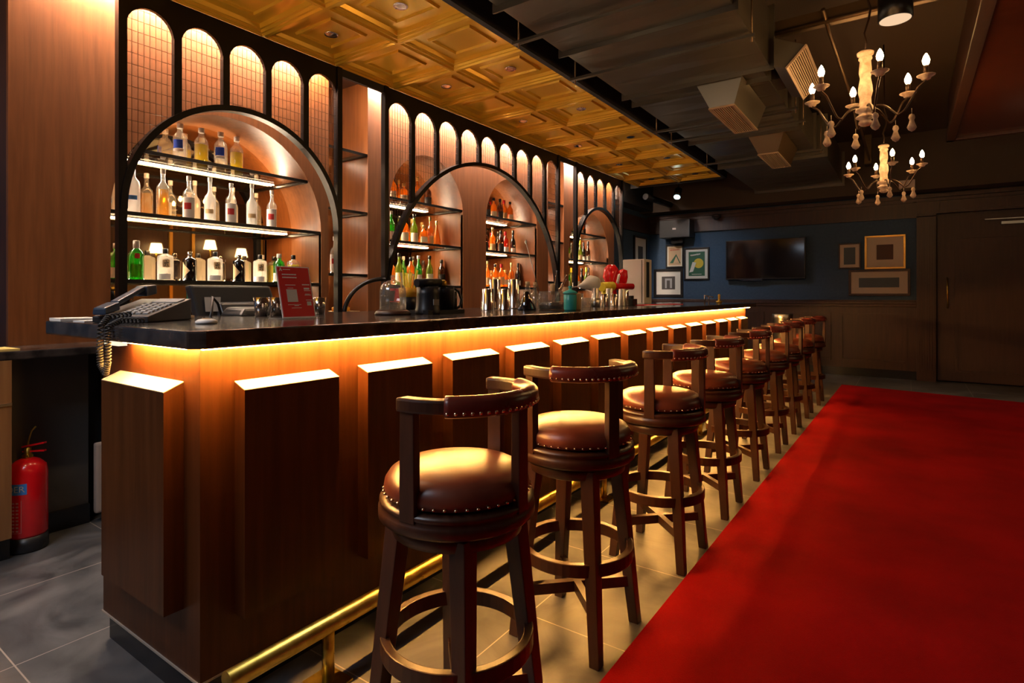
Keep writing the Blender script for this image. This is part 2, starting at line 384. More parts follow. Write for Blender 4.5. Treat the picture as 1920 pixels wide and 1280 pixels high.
# ------------------------------------------------------------------ gold coffered tiles
rows = [3.30 + .578*k for k in range(-8, 9)]
prof = [(0, 0), (.012, 0), (.020, .012), (.034, .012), (.042, .026), (.056, .026), (.066, .050), (.14, .050), (.148, .036), (.164, .036), (.172, .050), (.18, .050)]
def tile_mesh(wx, wy):
    mb = MB(); vs_ = []; fs = []
    for d_, z in prof:
        vs_ += [(-wx/2+d_, -wy/2+d_, z), (wx/2-d_, -wy/2+d_, z), (wx/2-d_, wy/2-d_, z), (-wx/2+d_, wy/2-d_, z)]
    for i in range(len(prof)-1):
        for k in range(4): fs.append((i*4+k, i*4+(k+1) % 4, (i+1)*4+(k+1) % 4, (i+1)*4+k))
    q = (len(prof)-1)*4; fs.append((q, q+1, q+2, q+3)); mb.add(vs_, fs)
    mb.box(-wx/2, wx/2, -wy/2, wy/2, .055, .07); return mb
TW, TH = .655, .578
tproto = None
dlproto = None
for r_i, y0 in enumerate(rows):
    for c_i, xc in enumerate((-3.50+TW/2, -3.50+TW*1.5)):
        yc = y0 + TH/2
        if yc > 8.5: continue
        lab = 'embossed square gold ceiling tile in the coffered ceiling above the bar'
        if tproto is None:
            tp = single('ceiling_tile', tile_mesh(TW, TH), 'gold_tile', lab, 'ceiling tile', world=False, group='gold coffered ceiling tiles'); tproto = tp
        else: tp = copy_tree(tproto)
        tp.location = (xc, yc, ZC)
        near = ['nearest', 'second nearest', 'third nearest', 'fourth nearest', 'fifth nearest', 'sixth nearest', 'seventh nearest', 'eighth nearest']
        if (r_i % 2) == 0 and 1.0 < yc < 8.4 or (r_i % 2 == 0 and yc <= 1.0 and yc > -1.3):
            k = max(0, (r_i - 6)//2)
            lab = 'small round chrome downlight in the gold ceiling, %s in the %s row' % (near[min(k, 7)], ('row along the arched screen' if c_i == 0 else 'outer row').replace('row ', '', 1) if c_i == 0 else 'outer')
            lab = 'small chrome downlight in gold ceiling, %s of the row %s' % (near[min(k, 7)], 'beside the arch screen' if c_i == 0 else 'beside the dark ceiling')
            if dlproto is None:
                dl = root('recessed_downlight', lab, 'downlight', (0,0,0), group='downlights in the gold ceiling'); dlproto = dl
                part('trim_ring', MB().lathe([(.030, 0), (.045, -.004), (.047, .003), (.030, .006)], seg=20), 'chrome', dl, world=False)
                part('lamp_face', MB().lathe([(.029, .004), (.0001, .002)], seg=16), 'black_metal', dl, world=False)
            else: dl = copy_tree(dlproto)
            dl.location = (xc, yc, ZC+.044); dl['label'] = lab
# a few of those downlights are on: they light the counter and the floor behind the bar
for y in (.12, 1.27, 2.43, 3.59, 4.75, 5.9, 7.06):
    lamp('SPOT', 'downlight_beam', (-2.53, y, 2.9), 19, (1, .70, .42), .03, angle=105, blend=.8)

# ------------------------------------------------------------------ wood wall with niches
niches = [('near', 2.02, .695, 1.67), ('second', 3.90, .49, 2.0), ('third', 5.27, .50, 2.0), ('far', 7.15, .60, 1.75)]
def arch_pts(yc, r_, zs, n_=28):
    return [(yc - r_*cos(pi*i/n_), zs + r_*sin(pi*i/n_)) for i in range(n_+1)]
def wall_piece(y0, y1, nlist):
    mb = MB(); cur = y0
    for (_, yc, r_, zs) in nlist:
        mb.box(XW-.03, XW, cur, yc-r_, .94, 3.0)
        mb.strip([(y, z, 3.0) for y, z in arch_pts(yc, r_, zs)], XW-.03, XW); cur = yc+r_
    mb.box(XW-.03, XW, cur, y1, .94, 3.0); return mb
w1 = struct('wall_panelling', wall_piece(.884, 2.78, niches[:1]), 'walnut')
w2 = struct('wall_panelling', wall_piece(3.17, 6.03, niches[1:3]), 'walnut')
w3 = struct('wall_panelling', wall_piece(6.42, 7.95, niches[3:]), 'walnut')
for i, o in enumerate((w1, w2, w3)): o.name = 'trim_%d' % (20+i)
# niche linings and mirror backs
for i, (nm, yc, r_, zs) in enumerate(niches):
    pts = [(yc-r_, .94)] + arch_pts(yc, r_, zs, 40) + [(yc+r_, .94)]
    mb = MB(); vs_ = []; fs = []
    for y, z in pts: vs_ += [(XW-.002, y, z), (XB, y, z)]
    for k in range(len(pts)-1): fs.append((2*k, 2*k+1, 2*k+3, 2*k+2))
    mb.add(vs_, fs, True)
    s_ = struct('trim_%d' % (30+i), mb, 'walnut')
    mb = MB().strip([(y, .94, z) for y, z in arch_pts(yc, r_, zs, 40)], XB-.01, XB+.004)
    single('arched_mirror', mb, 'mirror', 'tinted arched mirror at the back of the %s bottle niche behind the bar' % nm, 'mirror', (0,0,0), group='mirrors in the niches')
# bays between the wood walls
bays = [(2.78, 3.17), (6.03, 6.42)]
for i, (a, b) in enumerate(bays):
    struct('trim_%d' % (40+i), MB().box(XB-.02, XB, a, b, .94, 3.0).box(XB, XW-.03, a-.03, a, .94, 3.0).box(XB, XW-.03, b, b+.03, .94, 3.0), 'walnut')
struct('trim_45', MB().box(-4.18, XW-.03, 7.92, 7.97, 0, 3.0), 'walnut')
struct('trim_46', MB().box(XW-.5, XW-.03, .884, .90, .0, 3.0), 'dark_wood')
struct('trim_47', MB().box(-4.18, XF-.0, -1.3, 8.5, 2.965, 2.99), 'dark_wood')
# shelves
led_n = [0]
def shelf(y0, y1, z, nm, led=None, deep=(XB+.005, XW-.004), lvl=''):
    s_ = root('glass_shelf', '%s smoked glass shelf in the %s' % (lvl, nm), 'shelf', ((deep[0]+deep[1])/2, (y0+y1)/2, z))
    part('glass_plate', MB().box(deep[0]+(.035 if led else 0), deep[1]-.006, y0, y1, z-.010, z), 'smoked_glass', s_)
    part('front_edge', MB().box(deep[1]-.006, deep[1], y0, y1, z-.020, z+.001), 'black_metal', s_)
    part('bracket', MB().box(deep[0], deep[1]-.01, y1-.03, y1-.001, z-.022, z-.0105), 'black_metal', s_)
    if led:
        st = part('light_strip', MB().tube([(-4.020, led[0], z-.002), (-4.020, led[1], z-.002)], .0036, 8), 'led_shelf', s_, 'glowing white strip')
    return s_
def chord(n_, z):
    _, yc, r_, zs = n_
    h = r_ if z <= zs else sqrt(max(r_*r_-(z-zs)**2, .01)); return yc-h+.002, yc+h-.002
for i, nc in enumerate(niches):
    nm = '%s arched niche behind the bar' % ['near', 'second', 'third', 'far'][i]
    for lvl, z in (('lowest', 1.29), ('middle', 1.68), ('top', 2.05)):
        a, b = chord(nc, z); shelf(a, b, z, nm, (a+.04, b-(.05 if i == 0 else .12)), lvl=lvl)
for i, (a, b) in enumerate(bays):
    for lvl, z in (('low', 1.37), ('middle', 1.88), ('high', 2.36)):
        shelf(a+.002, b-.002, z, 'open bay %s' % ('left of the wide arch' if i == 0 else 'right of the wide arch'), (a+.02, a+.26), lvl=lvl)
# strip that washes the wood from above, hidden behind the black screen
for a, b, q in ((1.0, 2.76, 'near'), (3.2, 6.0, 'middle'), (6.45, 7.9, 'far')):
    single('light_strip', MB().box(-3.60, -3.575, a, b, 2.945, 2.96), 'led_wash', 'long warm light strip above the %s wood panelling behind the arched screen' % q, 'light strip', ((-3.587), (a+b)/2, 2.95))
    for k in range(0):
        pass
# back counter
struct('trim_48', MB().box(-4.15, -3.57, 1.25, 7.9, .1, .90).box(-4.15, -3.61, .84, 1.25, .1, .90), 'black_paint')
bc = root('back_counter', 'low counter with dark stone top at the left wall, fire extinguisher before it', 'counter', (-3.6, .6, 0))
part('worktop', MB().box(-4.15, -3.33, -2.0, 7.9, .905, .945), 'stone', bc, bevel=.006)
part('cabinet', MB().box(-4.15, -3.33, -2.0, .817, .10, .905), 'cabinet_wood', bc, 'brown wooden cabinet')
part('door_gap', MB().box(-3.33, -3.326, -2.0, .817, .70, .712), 'steel_brushed', bc)
part('recess_panel', MB().box(-3.60, -3.57, .817, 1.19, .10, .905), 'dark_panel', bc)
part('kickboard', MB().box(-4.15, -3.36, -2.0, .817, 0, .10).box(-3.585, -3.55, .817, 1.19, 0, .10), 'kick_black', bc)
single('fridge_door', MB().box(-3.54, -3.50, 1.20, 1.80, .13, .50), 'beige_plastic', 'pale beige panel standing in the dark gap behind the bar end', 'panel', (-3.52, 1.5, .13), bevel=.012)
for o_ in (bpy.data.objects['fridge_door'],): o_.name = 'fridge_panel'; o_.location.z = .05

# ------------------------------------------------------------------ black arch screens
def screen(nm, y0, y1, n_, zpeak, label):
    pitch = (y1-y0)/n_; pw = .042; yc = (y0+y1)/2; R = (y1-y0)/2 - .004; zs = zpeak - R
    rt = root('arched_screen', label, 'screen', (XF, yc, 0))
    ztop = 2.80; r_ = (pitch-pw)/2; zsp = ztop - r_*1.05
    hd = MB(); x0, x1 = XF-.012, XF+.012
    for i in range(n_):
        c_ = y0 + pitch*(i+.5)
        pts = [(c_-pitch/2, zsp, 2.898), (c_-r_-.0001, zsp, 2.898)] + [(c_ - r_*cos(pi*k/14), zsp + r_*1.05*sin(pi*k/14), 2.898) for k in range(15)] + [(c_+r_+.0001, zsp, 2.898), (c_+pitch/2, zsp, 2.898)]
        hd.strip(pts, x0, x1)
    part('header_plate', hd, 'black_metal', rt)
    def barc(y):   # top of the big arch at y
        dy = y-yc
        return zs + sqrt(max(R*R-dy*dy, 0))
    for i in range(1, n_):
        y = y0 + pitch*i; part('post', MB().box(XF-.018, XF+.018, y-pw/2, y+pw/2, barc(y)-.01, zsp+.01), 'black_metal', rt)
    for y in (y0, y1): part('corner_post', MB().box(XF-.024, XF+.024, y-pw/2, y+pw/2, .946 if True else 0, 2.898), 'black_metal', rt)
    ar = MB(); pts = []
    N = 64
    for k in range(N+1):
        a = pi*k/N; pts.append((a,))
    vs_ = []; fs = []
    for (a,) in pts:
        for rr, xx in ((R-.017, XF-.03), (R+.017, XF-.03), (R+.017, XF+.03), (R-.017, XF+.03)):
            vs_.append((xx, yc-rr*cos(a), zs+rr*sin(a)))
    for k in range(N):
        for q in range(4): fs.append((k*4+q, (k+1)*4+q, (k+1)*4+(q+1) % 4, k*4+(q+1) % 4))
    ar.add(vs_, fs); part('big_arch', ar, 'black_metal', rt)
    # wire mesh in the openings
    wm = MB(); q = .0011
    for i in range(n_):
        ys = y0 + pitch*i + pw/2; ye = y0 + pitch*(i+1) - pw/2; k = int(round((ye-ys)/.031))
        for j in range(1, k):
            y = ys + (ye-ys)*j/k; c_ = (ys+ye)/2
            ztp = zsp + 1.05*sqrt(max(r_*r_-(y-c_)**2, 0)); wm.box(XF-q, XF+q, y-q, y+q, barc(y)+.01, ztp)
        z = 2.78
        while z > zs:
            a, b = ys, ye
            if z > zsp:
                hh = r_*sqrt(max(1-((z-zsp)/(1.05*r_))**2, 0)); a, b = (ys+ye)/2-hh, (ys+ye)/2+hh
            if z < zpeak:
                hh = sqrt(max(R*R-(z-zs)**2, 0))
                if a < yc and b > yc-hh: b = min(b, yc-hh)
                if b > yc and a < yc+hh: a = max(a, yc+hh)
                if a >= b: z -= .062; continue
                if (ys+ye)/2 < yc: b = min(b, yc-hh)
                else: a = max(a, yc+hh)
            if b-a > .01: wm.box(XF-q, XF+q, a, b, z-q, z+q)
            z -= .062
    part('wire_mesh', wm, 'wire', rt, 'thin bronze wire grid')
    return rt
s1 = screen('near', 1.317, 2.745, 5, 2.378, 'black metal screen with five small arches over one tall arch, nearest the camera')
s2 = screen('middle', 3.21, 5.99, 9, 2.502, 'wide black metal screen with nine small arches over one broad arch, in the middle')
s3 = screen('far', 6.44, 7.86, 5, 2.39, 'black metal screen with five small arches at the far end of the bar wall')
part('arch_tube', MB().tube([(XF+.02, 3.185-.40*sin(radians(a)), 1.33-.28+.28*cos(radians(a))-.0) for a in range(0, 100, 6)], .017, 8), 'black_metal', s2)
# header strips closing the bays between the screens
for i, (a, b) in enumerate(((2.76, 3.19), (6.01, 6.42))):
    struct('trim_%d' % (50+i), MB().box(XF-.012, XF+.012, a+.006, b, 2.84, 2.898), 'black_paint')

# ------------------------------------------------------------------ the bar
XP = -1.65
bar = root('bar_counter', 'long wooden bar with raised panels and glowing amber strip under its dark top', 'bar', (-1.98, 4.1, 0))
part('body', MB().box(-2.32, XP, .818, 7.39, .094, 1.052), 'bar_wood', bar)
part('kickplate', MB().box(-2.30, XP-.012, .83, 7.38, 0, .094), 'kick_black', bar)
part('metal_edge', MB().box(-2.325, XP+.003, .814, 7.39, .090, .096), 'grout', bar)
part('service_shelf', MB().box(-2.98, -2.32, 1.36, 7.35, .72, .76).box(-2.62, -2.60, 1.36, 7.35, 0, .72), 'black_paint', bar)
for k in range(14):
    a = .919 + .463*k; b = a+.337; x0, x1 = XP, XP+.055
    mb = MB().hexa([(x0, a, .25), (x1, a, .25), (x1, b, .25), (x0, b, .25)], [(x0, a, .941), (x1, a, .920), (x1, b, .920), (x0, b, .941)])
    rp = part('raised_panel', mb, 'bar_wood', bar)
    part('lit_top_skin', MB().hexa([(x0, a, .9412), (x1, a, .9202), (x1, b, .9202), (x0, b, .9412)], [(x0, a, .9436), (x1, a, .9226), (x1, b, .9226), (x0, b, .9436)]), 'strip_lit_wood', rp, 'panel top painted pale for the strip light')  # added skin, paints the strip light's white onto the panel top
a, b = -2.18, -1.745
mb = MB().hexa([(a, .763, .28), (b, .763, .28), (b, .818, .28), (a, .818, .28)], [(a, .763, .920), (b, .763, .920), (b, .818, .944), (a, .818, .944)])
rp = part('raised_panel', mb, 'bar_wood', bar)
part('lit_top_skin', MB().hexa([(a, .763, .9202), (b, .763, .9202), (b, .818, .9442), (a, .818, .9442)], [(a, .763, .9226), (b, .763, .9226), (b, .818, .9466), (a, .818, .9466)]), 'strip_lit_wood', rp, 'panel top painted pale for the strip light')
part('light_strip', MB().box(-1.607, -1.597, .80, 7.38, 1.0475, 1.0515), 'led_under', bar, 'glowing amber strip under the counter edge')
part('light_strip', MB().box(-2.07, -1.66, .784, .794, 1.0475, 1.0515), 'led_under', bar)
part('strip_end', MB().box(-2.19, -2.08, .775, .80, 1.036, 1.0525), 'led_channel', bar, 'bright end of the strip channel')
# slab with clipped corner
def slab(z0, z1, pts): 
    mb = MB(); n_ = len(pts); mb.add([(x, y, z0) for x, y in pts] + [(x, y, z1) for x, y in pts], [tuple(range(n_))[::-1], tuple(range(n_, 2*n_))] + [(i, (i+1) % n_, n_+(i+1) % n_, n_+i) for i in range(n_)]); return mb
single('countertop', slab(1.0535, 1.104, [(-2.66, .75), (-1.585, .75), (-1.55, .785), (-1.55, 7.52), (-1.585, 7.56), (-2.66, 7.56)]), 'stone', 'long polished dark stone slab on top of the wooden bar', 'countertop', (-2.1, 4.1, 1.0535), bevel=.006)
# foot rail
fr = root('foot_rail', 'brushed brass foot rail running along the base of the bar', 'foot rail', (-1.475, 4.1, 0))
part('rail', MB().tube([(-1.475, .80, .180), (-1.475, 7.4, .180)], .027, 20), 'brass', fr)
for y in (1.12, 3.06, 4.95, 6.85):
    ps = part('post', MB().tube([(-1.475, y, .008), (-1.475, y, .165)], .019, 14), 'brass', fr)
    part('base_flange', MB().box(-1.535, -1.42, y-.05, y+.05, 0, .008), 'brass', ps)

# ------------------------------------------------------------------ bar stools
def make_stool():
    st = root('bar_stool', '', 'bar stool')
    P_ = lambda n_, mb, mat, par=st, lab=None, bev=0: part(n_, mb, mat, par, lab, bev, world=False)
    for sx in (-1, 1):
        for sy in (-1, 1):
            P_('leg', MB().beam((sx*.158, sy*.158, 0.0), (sx*.108, sy*.108, .615), .036, .050), 'stool_wood', st, bev=.003)
    P_('foot_ring', MB().ringseg(.178, .203, .275, .318, 0, 2*pi, 48), 'stool_wood', st, bev=.004)
    P_('cross_stretcher', MB().bar((-.145, -.145, .155), (.145, .145, .155), .026, .038).bar((-.145, .145, .157), (.145, -.145, .157), .026, .036), 'stool_wood')
    P_('apron', MB().lathe([(.150, .575), (.172, .585), (.176, .615), (.165, .622)], seg=40), 'stool_wood')
    return st
def make_top(st):
    """turning top: seat ring, cushion with nails, back; returned as parts of the stool"""
    P_ = lambda n_, mb, mat, par, lab=None, bev=0: part(n_, mb, mat, par, lab, bev, world=False)
    ring = P_('seat_ring', MB().lathe([(.14, .622), (.198, .624), (.207, .632), (.207, .655), (.198, .663), (.204, .668), (.204, .676), (.19, .682), (.10, .684)], seg=56), 'stool_wood', st)
    s_ = P_('seat', MB().lathe([(.176, .684), (.189, .690), (.193, .705), (.190, .722), (.178, .740), (.155, .752), (.11, .760), (.06, .764), (.0001, .765)], seg=56), 'leather', ring, 'red-brown leather cushion')
    nl = MB(); K = 46
    for k in range(K):
        a = 2*pi*k/K; nl.lathe([(.0001, .0055), (.0042, .0038), (.0056, 0)], .1935*cos(a), .1935*sin(a), .694, 6)
    P_('nail_trim', nl, 'nail_brass', ring, 'row of small brass nails')
    for ang, tw in ((90, 0), (180, 0), (270, 0)):      # stool opens toward +X in its own frame
        a = radians(ang); bx_, by_ = .180*cos(a), .180*sin(a); tx, ty = .192*cos(a), .192*sin(a)
        hw, ht = .020, .012
        def q(c, z, w_): # rectangle oriented tangentially
            ux, uy = -sin(a), cos(a); vx, vy = cos(a), sin(a)
            return [(c[0]+ux*i*w_+vx*j*ht, c[1]+uy*i*w_+vy*j*ht, z) for i, j in ((-1,-1),(1,-1),(1,1),(-1,1))]
        P_('back_post', MB().hexa(q((bx_+.012*cos(a), by_+.012*sin(a)), .66, .023), q((tx, ty), .930, .021)), 'stool_wood', ring, bev=.002)
    P_('arm_rail', MB().ringseg(.172, .212, .922, .956, radians(82), radians(278), 48), 'stool_wood', ring, bev=.006)
    # padded leather roll round the back
    mb = MB(); vs_ = []; fs = []; N = 36; M = 14
    for i in range(N+1):
        a = radians(118 + 124*i/N)
        for k in range(M):
            b = 2*pi*k/M; rr = .193 + .0245*cos(b); zz = .939 + .0215*sin(b) + (.004 if sin(b) > 0 else -.006)
            vs_.append((rr*cos(a), rr*sin(a), zz))
    for i in range(N):
        for k in range(M): fs.append((i*M+k, (i+1)*M+k, (i+1)*M+(k+1) % M, i*M+(k+1) % M))
    mb.add(vs_, fs, True); mb.f += [tuple(range(M)), tuple(N*M+k for k in range(M))[::-1]]; mb.sm += [False, False]
    pad = P_('back_pad', mb, 'dark_leather', ring, 'leather padding with brass nails')
    return ring
angs = []
st0 = make_stool(); ring0 = make_top(st0)
nl = MB()
for k in range(24):
    a = radians(120 + 120*k/23); nl.lathe([(.0001, .0052), (.0042, .0035), (.0056, 0)], 0, 0, 0, 6)
    o_ = len(nl.v) - 18
    for q in range(o_, len(nl.v)):
        x, y, z = nl.v[q]; nl.v[q] = ((.2145+z)*cos(a) - x*sin(a), (.2145+z)*sin(a) + x*cos(a), .926 + y)
part('nail_trim', nl, 'nail_brass', ring0, world=False)
stools = [(-.99, 1.165, 4), (-.985, 1.82, -24), (-.96, 2.585, 8), (-.965, 3.31, 4), (-.965, 4.08, 6), (-.97, 4.86, 2), (-.97, 5.58, -6), (-.97, 6.35, 4), (-.96, 7.15, 0)]
sl = ['nearest the camera, seat pale and worn', 'second from the camera, its back turned away from the camera', 'third from the camera, three back posts crossing its glossy seat',
      'fourth from the camera, about halfway along', 'fifth from the camera, nearest behind the fourth', 'sixth from the camera, in the far half', 'seventh from the camera, in the far half',
      'eighth, last but one, towards the far door', 'farthest, at the end of the bar near the door']
for i, (x, y, rz) in enumerate(stools):
    s_ = st0 if i == 0 else copy_tree(st0)
    s_.location = (x, y, 0); s_['label'] = 'round leather swivel bar stool, ' + sl[i]; s_['group'] = 'leather bar stools along the bar'
    rg = [c for c in s_.children if c.name.startswith('seat_ring')][0]
    rg.rotation_euler = (0, 0, radians(180 + rz))

# ------------------------------------------------------------------ ducts
def duct(name, label, x0, x1, y0, y1, z0, z1, ribs, hang=()):
    r_ = root(name, label, 'duct', ((x0+x1)/2, (y0+y1)/2, z0))
    mb = MB(); n_ = max(1, int((y1-y0)/.30)); 
    for k in range(n_):      # sheet metal cross-broken between seams
        a = y0+(y1-y0)*k/n_; b = y0+(y1-y0)*(k+1)/n_; mid = (a+b)/2; dz = .008
        vs_ = [(x0, a, z0), (x1, a, z0), (x1, b, z0), (x0, b, z0), ((x0+x1)/2, mid, z0-dz), (x0, a, z1), (x1, a, z1), (x1, b, z1), (x0, b, z1)]
        mb.add(vs_, [(1, 0, 4), (2, 1, 4), (3, 2, 4), (0, 3, 4), (0, 5, 8, 3), (1, 2, 7, 6), (5, 6, 7, 8)])
    mb.quad((x0, y0, z0), (x1, y0, z0), (x1, y0, z1), (x0, y0, z1)); mb.quad((x0, y1, z0), (x1, y1, z0), (x1, y1, z1), (x0, y1, z1))
    part('duct_body', mb, 'duct_paint', r_)
    for y in ribs:
        part('flange', MB().box(x0-.03, x1+.03, y-.006, y+.006, z0-.035, z1+.03).box(x0-.03, x1+.03, y+.008, y+.020, z0-.028, z1+.02), 'duct_paint', r_)
    return r_
da = duct('air_duct', 'large dark rectangular air duct running above the stools, nearest part', -1.93, -.82, -2.3, 4.44, 2.85, 3.25, [-.9, .4, 1.7, 2.62, 3.37, 4.41])
db = duct('air_duct', 'dark rectangular air duct between the two louvred outlets', -1.93, -.88, 4.46, 7.24, 2.85, 3.22, [4.62, 5.55, 6.15, 7.2])
dc = duct('air_duct', 'deep dark air duct box at the far end under the ceiling', -1.93, -.78, 7.28, 9.40, 2.80, 3.22, [7.31, 9.38])
for y in (7.6, 9.0):
    for x in (-1.85, -.86): part('rod', MB().tube([(x, y, 3.2), (x, y, 3.4)], .006, 6), 'duct_edge', dc)
for k, (y, z) in enumerate(((1.2, 2.80), (2.0, 2.80), (3.0, 2.80), (3.75, 2.80), (5.42, 2.80), (5.85, 2.80), (7.13, 2.80))):
    h = root('duct_hanger', 'thin metal bar slung under the ceiling duct, %s from the camera' % ['first', 'second', 'third', 'fourth', 'fifth', 'sixth', 'last'][k], 'hanger', (-1.4, y, z), group='hangers under the duct')
    part('cross_bar', MB().box(-2.08, -.78, y-.016, y+.016, z, z+.018), 'duct_paint', h)
    for x in (-2.04, -.80): part('rod', MB().tube([(x, y, z-.03), (x, y, 3.398)], .006, 6), 'duct_edge', h)
OPEN = [None]
def grille(mbf, mbs, A, U, V, lu, lv, n_):
    """frame and slats of a louvred grille on the plane A + U*u + V*v"""
    from mathutils import Vector
    A, U, V = Vector(A), Vector(U).normalized(), Vector(V).normalized(); N_ = U.cross(V)
    def slab_(m_, u0, u1, v0, v1, d0, d1):
        pts = [A+U*a+V*b for a, b in ((u0, v0), (u1, v0), (u1, v1), (u0, v1))]; m_.hexa([q+N_*d0 for q in pts], [q+N_*d1 for q in pts])
    b_ = .018
    slab_(OPEN[0], b_, lu-b_, b_, lv-b_, -.0005, .001)
    slab_(mbf, 0, lu, 0, b_, 0, .012); slab_(mbf, 0, lu, lv-b_, lv, 0, .012); slab_(mbf, 0, b_, b_, lv-b_, 0, .012); slab_(mbf, lu-b_, lu, b_, lv-b_, 0, .012)
    for k in range(n_):
        v = b_ + (lv-2*b_)*(k+.5)/n_; slab_(mbs, b_, lu-b_, v-.0042, v+.0042, .001, .010)
# outlet facing down from the duct
g = root('air_outlet', 'louvred air outlet box hanging below the duct, facing the floor', 'air outlet', (-1.18, 4.9, 2.65))
part('outlet_box', MB().hexa([(-1.27, 4.5, 2.65), (-1.085, 4.5, 2.65), (-1.085, 5.29, 2.65), (-1.27, 5.29, 2.65)], [(-1.36, 4.46, 2.838), (-1.02, 4.46, 2.838), (-1.02, 5.33, 2.838), (-1.36, 5.33, 2.838)]), 'duct_paint', g)
f_, s_ = MB(), MB(); OPEN[0] = MB(); grille(f_, s_, (-1.275, 4.49, 2.648), (0, 1, 0), (1, 0, 0), .81, .195, 10)
gg = part('grille_frame', f_, 'grille_metal', g); part('opening', OPEN[0], 'black_paint', gg); part('louvres', s_, 'grille_metal', gg)
g = root('air_outlet', 'slanted brown louvred air outlet on the side of the duct, left of the near chandelier', 'air outlet', (-.65, 4.7, 2.77))
part('outlet_box', MB().hexa([(-.775, 4.32, 2.80), (-.70, 4.32, 2.775), (-.70, 5.05, 2.775), (-.775, 5.05, 2.80)], [(-.775, 4.32, 3.0), (-.578, 4.32, 2.905), (-.578, 5.05, 2.905), (-.775, 5.05, 3.0)]), 'duct_paint', g)
part('neck', MB().box(-.875, -.775, 4.75, 5.02, 2.86, 2.98), 'duct_paint', g)
f_, s_ = MB(), MB(); OPEN[0] = MB(); grille(f_, s_, (-.700, 4.30, 2.768), (0, 1, 0), (.124, 0, .13), .77, .185, 10)
gg = part('grille_frame', f_, 'grille_metal', g); part('opening', OPEN[0], 'black_paint', gg); part('louvres', s_, 'grille_metal', gg)
g = root('air_outlet', 'dark air outlet box below the duct, farther from the camera', 'air outlet', (-1.2, 6.6, 2.62))
part('outlet_box', MB().hexa([(-1.27, 6.25, 2.65), (-1.085, 6.25, 2.65), (-1.085, 7.0, 2.65), (-1.27, 7.0, 2.65)], [(-1.36, 6.2, 2.838), (-1.02, 6.2, 2.838), (-1.02, 7.05, 2.838), (-1.36, 7.05, 2.838)]), 'duct_edge', g)
f_, s_ = MB(), MB(); OPEN[0] = MB(); grille(f_, s_, (-1.275, 6.24, 2.648), (0, 1, 0), (1, 0, 0), .77, .195, 10)
gg = part('grille_frame', f_, 'grille_metal', g); part('opening', OPEN[0], 'black_paint', gg); part('louvres', s_, 'grille_metal', gg)
single('ceiling_conduit', MB().box(-.80, .34, 4.50, 4.58, 3.10, 3.19).tube([(-.8, 4.49, 3.10), (.34, 4.49, 3.10)], .016, 8), 'duct_edge', 'brown metal channel crossing the dark ceiling behind the near chandelier chain', 'conduit', (-.2, 4.5, 3.1))
single('ceiling_conduit', MB().tube([(-.48, 4.4, 3.15), (-.46, 4.6, 3.06), (-.44, 6.2, 3.05), (-.44, 9.3, 3.05)], .014, 8).box(-.50, -.42, 9.2, 9.4, 3.0, 3.4), 'duct_edge', 'thin pipe running lengthwise under the dark ceiling', 'conduit', (-.45, 6, 3.1))
dl = root('ceiling_lamp', 'round black surface-mounted ceiling lamp with a pale lit disc, above the chandeliers', 'ceiling lamp', (-.07, 4.37, 2.95))
part('housing', MB().lathe([(.085, 2.955), (.095, 2.955), (.095, 3.12), (.0001, 3.12)], -.07, 4.37, 0, 32), 'black_metal', dl)
part('light_disc', MB().lathe([(.0001, 2.953), (.086, 2.953)], -.07, 4.37, 0, 32), 'disc_lit', dl, 'pale glowing disc')
part('rod', MB().tube([(-.07, 4.37, 3.12), (-.07, 4.37, 3.398)], .012, 8), 'black_metal', dl)
tl = root('track_spotlight', 'small black spotlight with a bluish-white lit face, hung near the far corner', 'spotlight', (-2.92, 8.6, 2.7))
part('housing', MB().tube([(-2.92, 8.7, 2.83), (-2.92, 8.62, 2.71)], .055, 16), 'black_metal', tl)
part('light_face', MB().tube([(-2.92, 8.617, 2.706), (-2.92, 8.613, 2.70)], .046, 16), 'cool_lit', tl)
part('rod', MB().tube([(-2.92, 8.7, 2.83), (-2.92, 8.7, 3.398)], .010, 8), 'black_metal', tl)
lamp('SPOT', 'spotlight_beam', (-2.92, 8.60, 2.68), 30, (.55, .8, 1), .05, rot=(radians(32), 0, radians(-8)), angle=110, blend=1)
single('ceiling_pipe', MB().tube([(-3.4, 8.55, 2.75), (-3.3, 9.4, 2.72)], .05, 12), 'black_metal', 'dark pipe under the ceiling above the blue corner', 'pipe', (-3.3, 9, 2.75))

